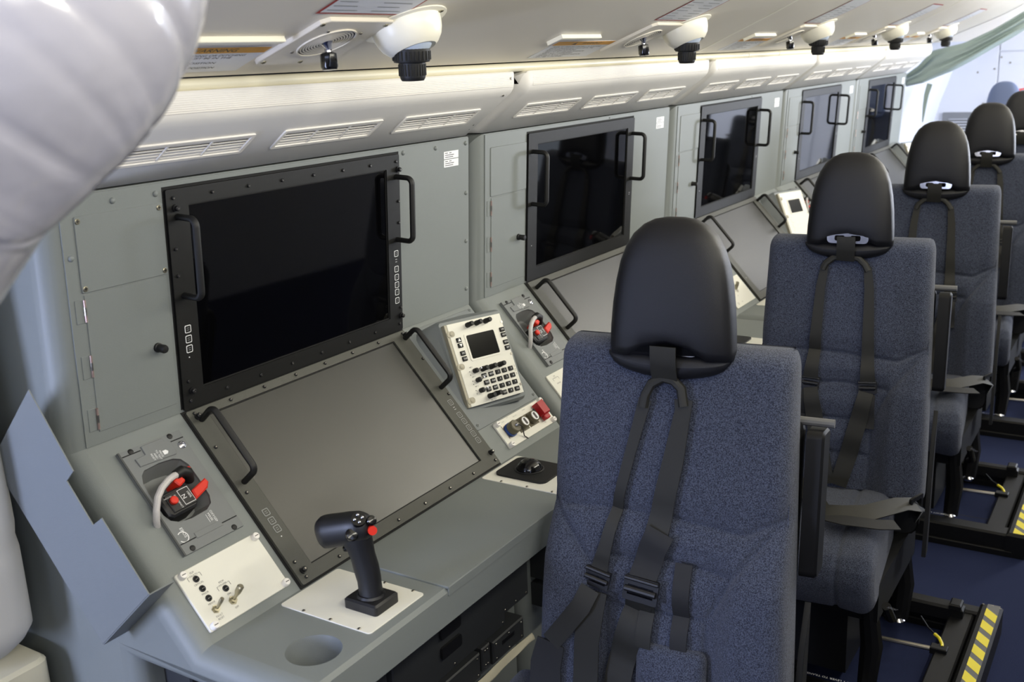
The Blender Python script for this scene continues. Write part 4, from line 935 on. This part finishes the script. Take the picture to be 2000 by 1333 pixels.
c = copy_tree(s2); c.location = Vector((.665-.262, .56+5.53, 0)); fl_ = mat('leather_daylit', (96, 108, 138), 0.5)  # daylight haze painted into the far headrest's leather colour
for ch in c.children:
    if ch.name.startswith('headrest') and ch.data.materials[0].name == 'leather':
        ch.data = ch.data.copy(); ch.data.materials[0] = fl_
c['label'] = 'far blue-grey crew seat alone before the white bulkhead'; c['group'] = 'blue crew seats in the row'
# ================================================================== FAR END
b = MB()
top = [(1772, 144), (1822, 108), (1823, 96), (1865, 93), (1895, 88), (1946, 64), (1977, 48), (2000, 30), (2060, -30)]
ctop = [(-.012, 1.356), (.05, 1.40), (.122, 1.478), (.19, 1.494), (.28, 1.512), (.42, 1.575), (.50, 1.62), (.58, 1.67), (.72, 1.76)]
cbot = [(-.010, 1.288), (.08, 1.305), (.15, 1.335), (.23, 1.366), (.33, 1.42), (.43, 1.480), (.52, 1.530), (.60, 1.580), (.76, 1.70)]
def curt(s, t):
    k = t*(len(ctop)-1); j = min(int(k), len(ctop)-2); f = k-j
    a = Vector(ctop[j]).lerp(Vector(ctop[j+1]), f); c = Vector(cbot[j]).lerp(Vector(cbot[j+1]), f); p = a.lerp(c, s)
    bul = math.sin(math.pi*min(1, max(0, s)))
    return (p.x, 5.45-.03*bul-.012*math.sin(s*math.pi*5+1.2*math.sin(t*3))-.006*math.sin(s*19+t*9), p.y)
b.grid(curt, 44, 50); o = b.build('gathered_curtain', 'curtain', ang=180); o.modifiers.new('solid', 'SOLIDIFY').thickness = .004
tag(o, 'grey-green curtain gathered up diagonally beyond the last console', 'curtain')
b = MB(); b.ribbon([(.115, 5.46, 1.30), (.10, 5.46, 1.24), (.093, 5.46, 1.17), (.088, 5.46, 1.09)], (0, -1, 0), [.03, .026, .018, .006], .004); tag(b.build('curtain_strap', 'curtain'), 'small grey strap hanging below the gathered curtain', 'strap')
gr = thing('air_grille', 'grey return air grille low on the far white bulkhead', 'grille', (-.06, 7.48, .8))
GF = FR((-.06, 7.488, .90), (1, 0, 0), (0, 0, 1))
b = MB(); b.plate(GF, rrect(-.11, .13, -.13, .12, .01, 2), [rrect(-.075, .12, -.11, .075, .02, 3)], 0, .012); b.build('frame', 'wall_dark', gr)
for k in range(9): b = MB(); b.box(GF, -.075, .12, -.105+.02*k, -.095+.02*k, .001, .006); b.build('louvre', 'strip_grey', gr)
rdt = thing('red_canister', 'small bright red canister on the far bulkhead near right picture edge', 'canister', (.335, 7.44, 1.03))
rd = MB(); rd.lathe(FR((.335, 7.445, 1.03), (1, 0, 0), YY), [(.030, 0), (.035, .01), (.035, .085), (.026, .105), (.010, .112)], 16); rd.build('cylinder', 'red', rdt)
rd = MB(); rd.cyl((.335, 7.445, 1.14), (.335, 7.445, 1.17), .008, seg=10); rd.prism(FR((.335, 7.445, 1.165), (1, 0, 0), (0, 0, 1)), [(-.012, 0), (.05, .012), (.05, .022), (-.012, .012)], -.008, .008); rd.build('handle', 'red', rdt)
rd = MB(); rd.box(FR((.335, 7.488, 1.08), (1, 0, 0), (0, 0, 1)), -.02, .02, -.03, .03, 0, .012); rd.build('bracket', 'steel', rdt)
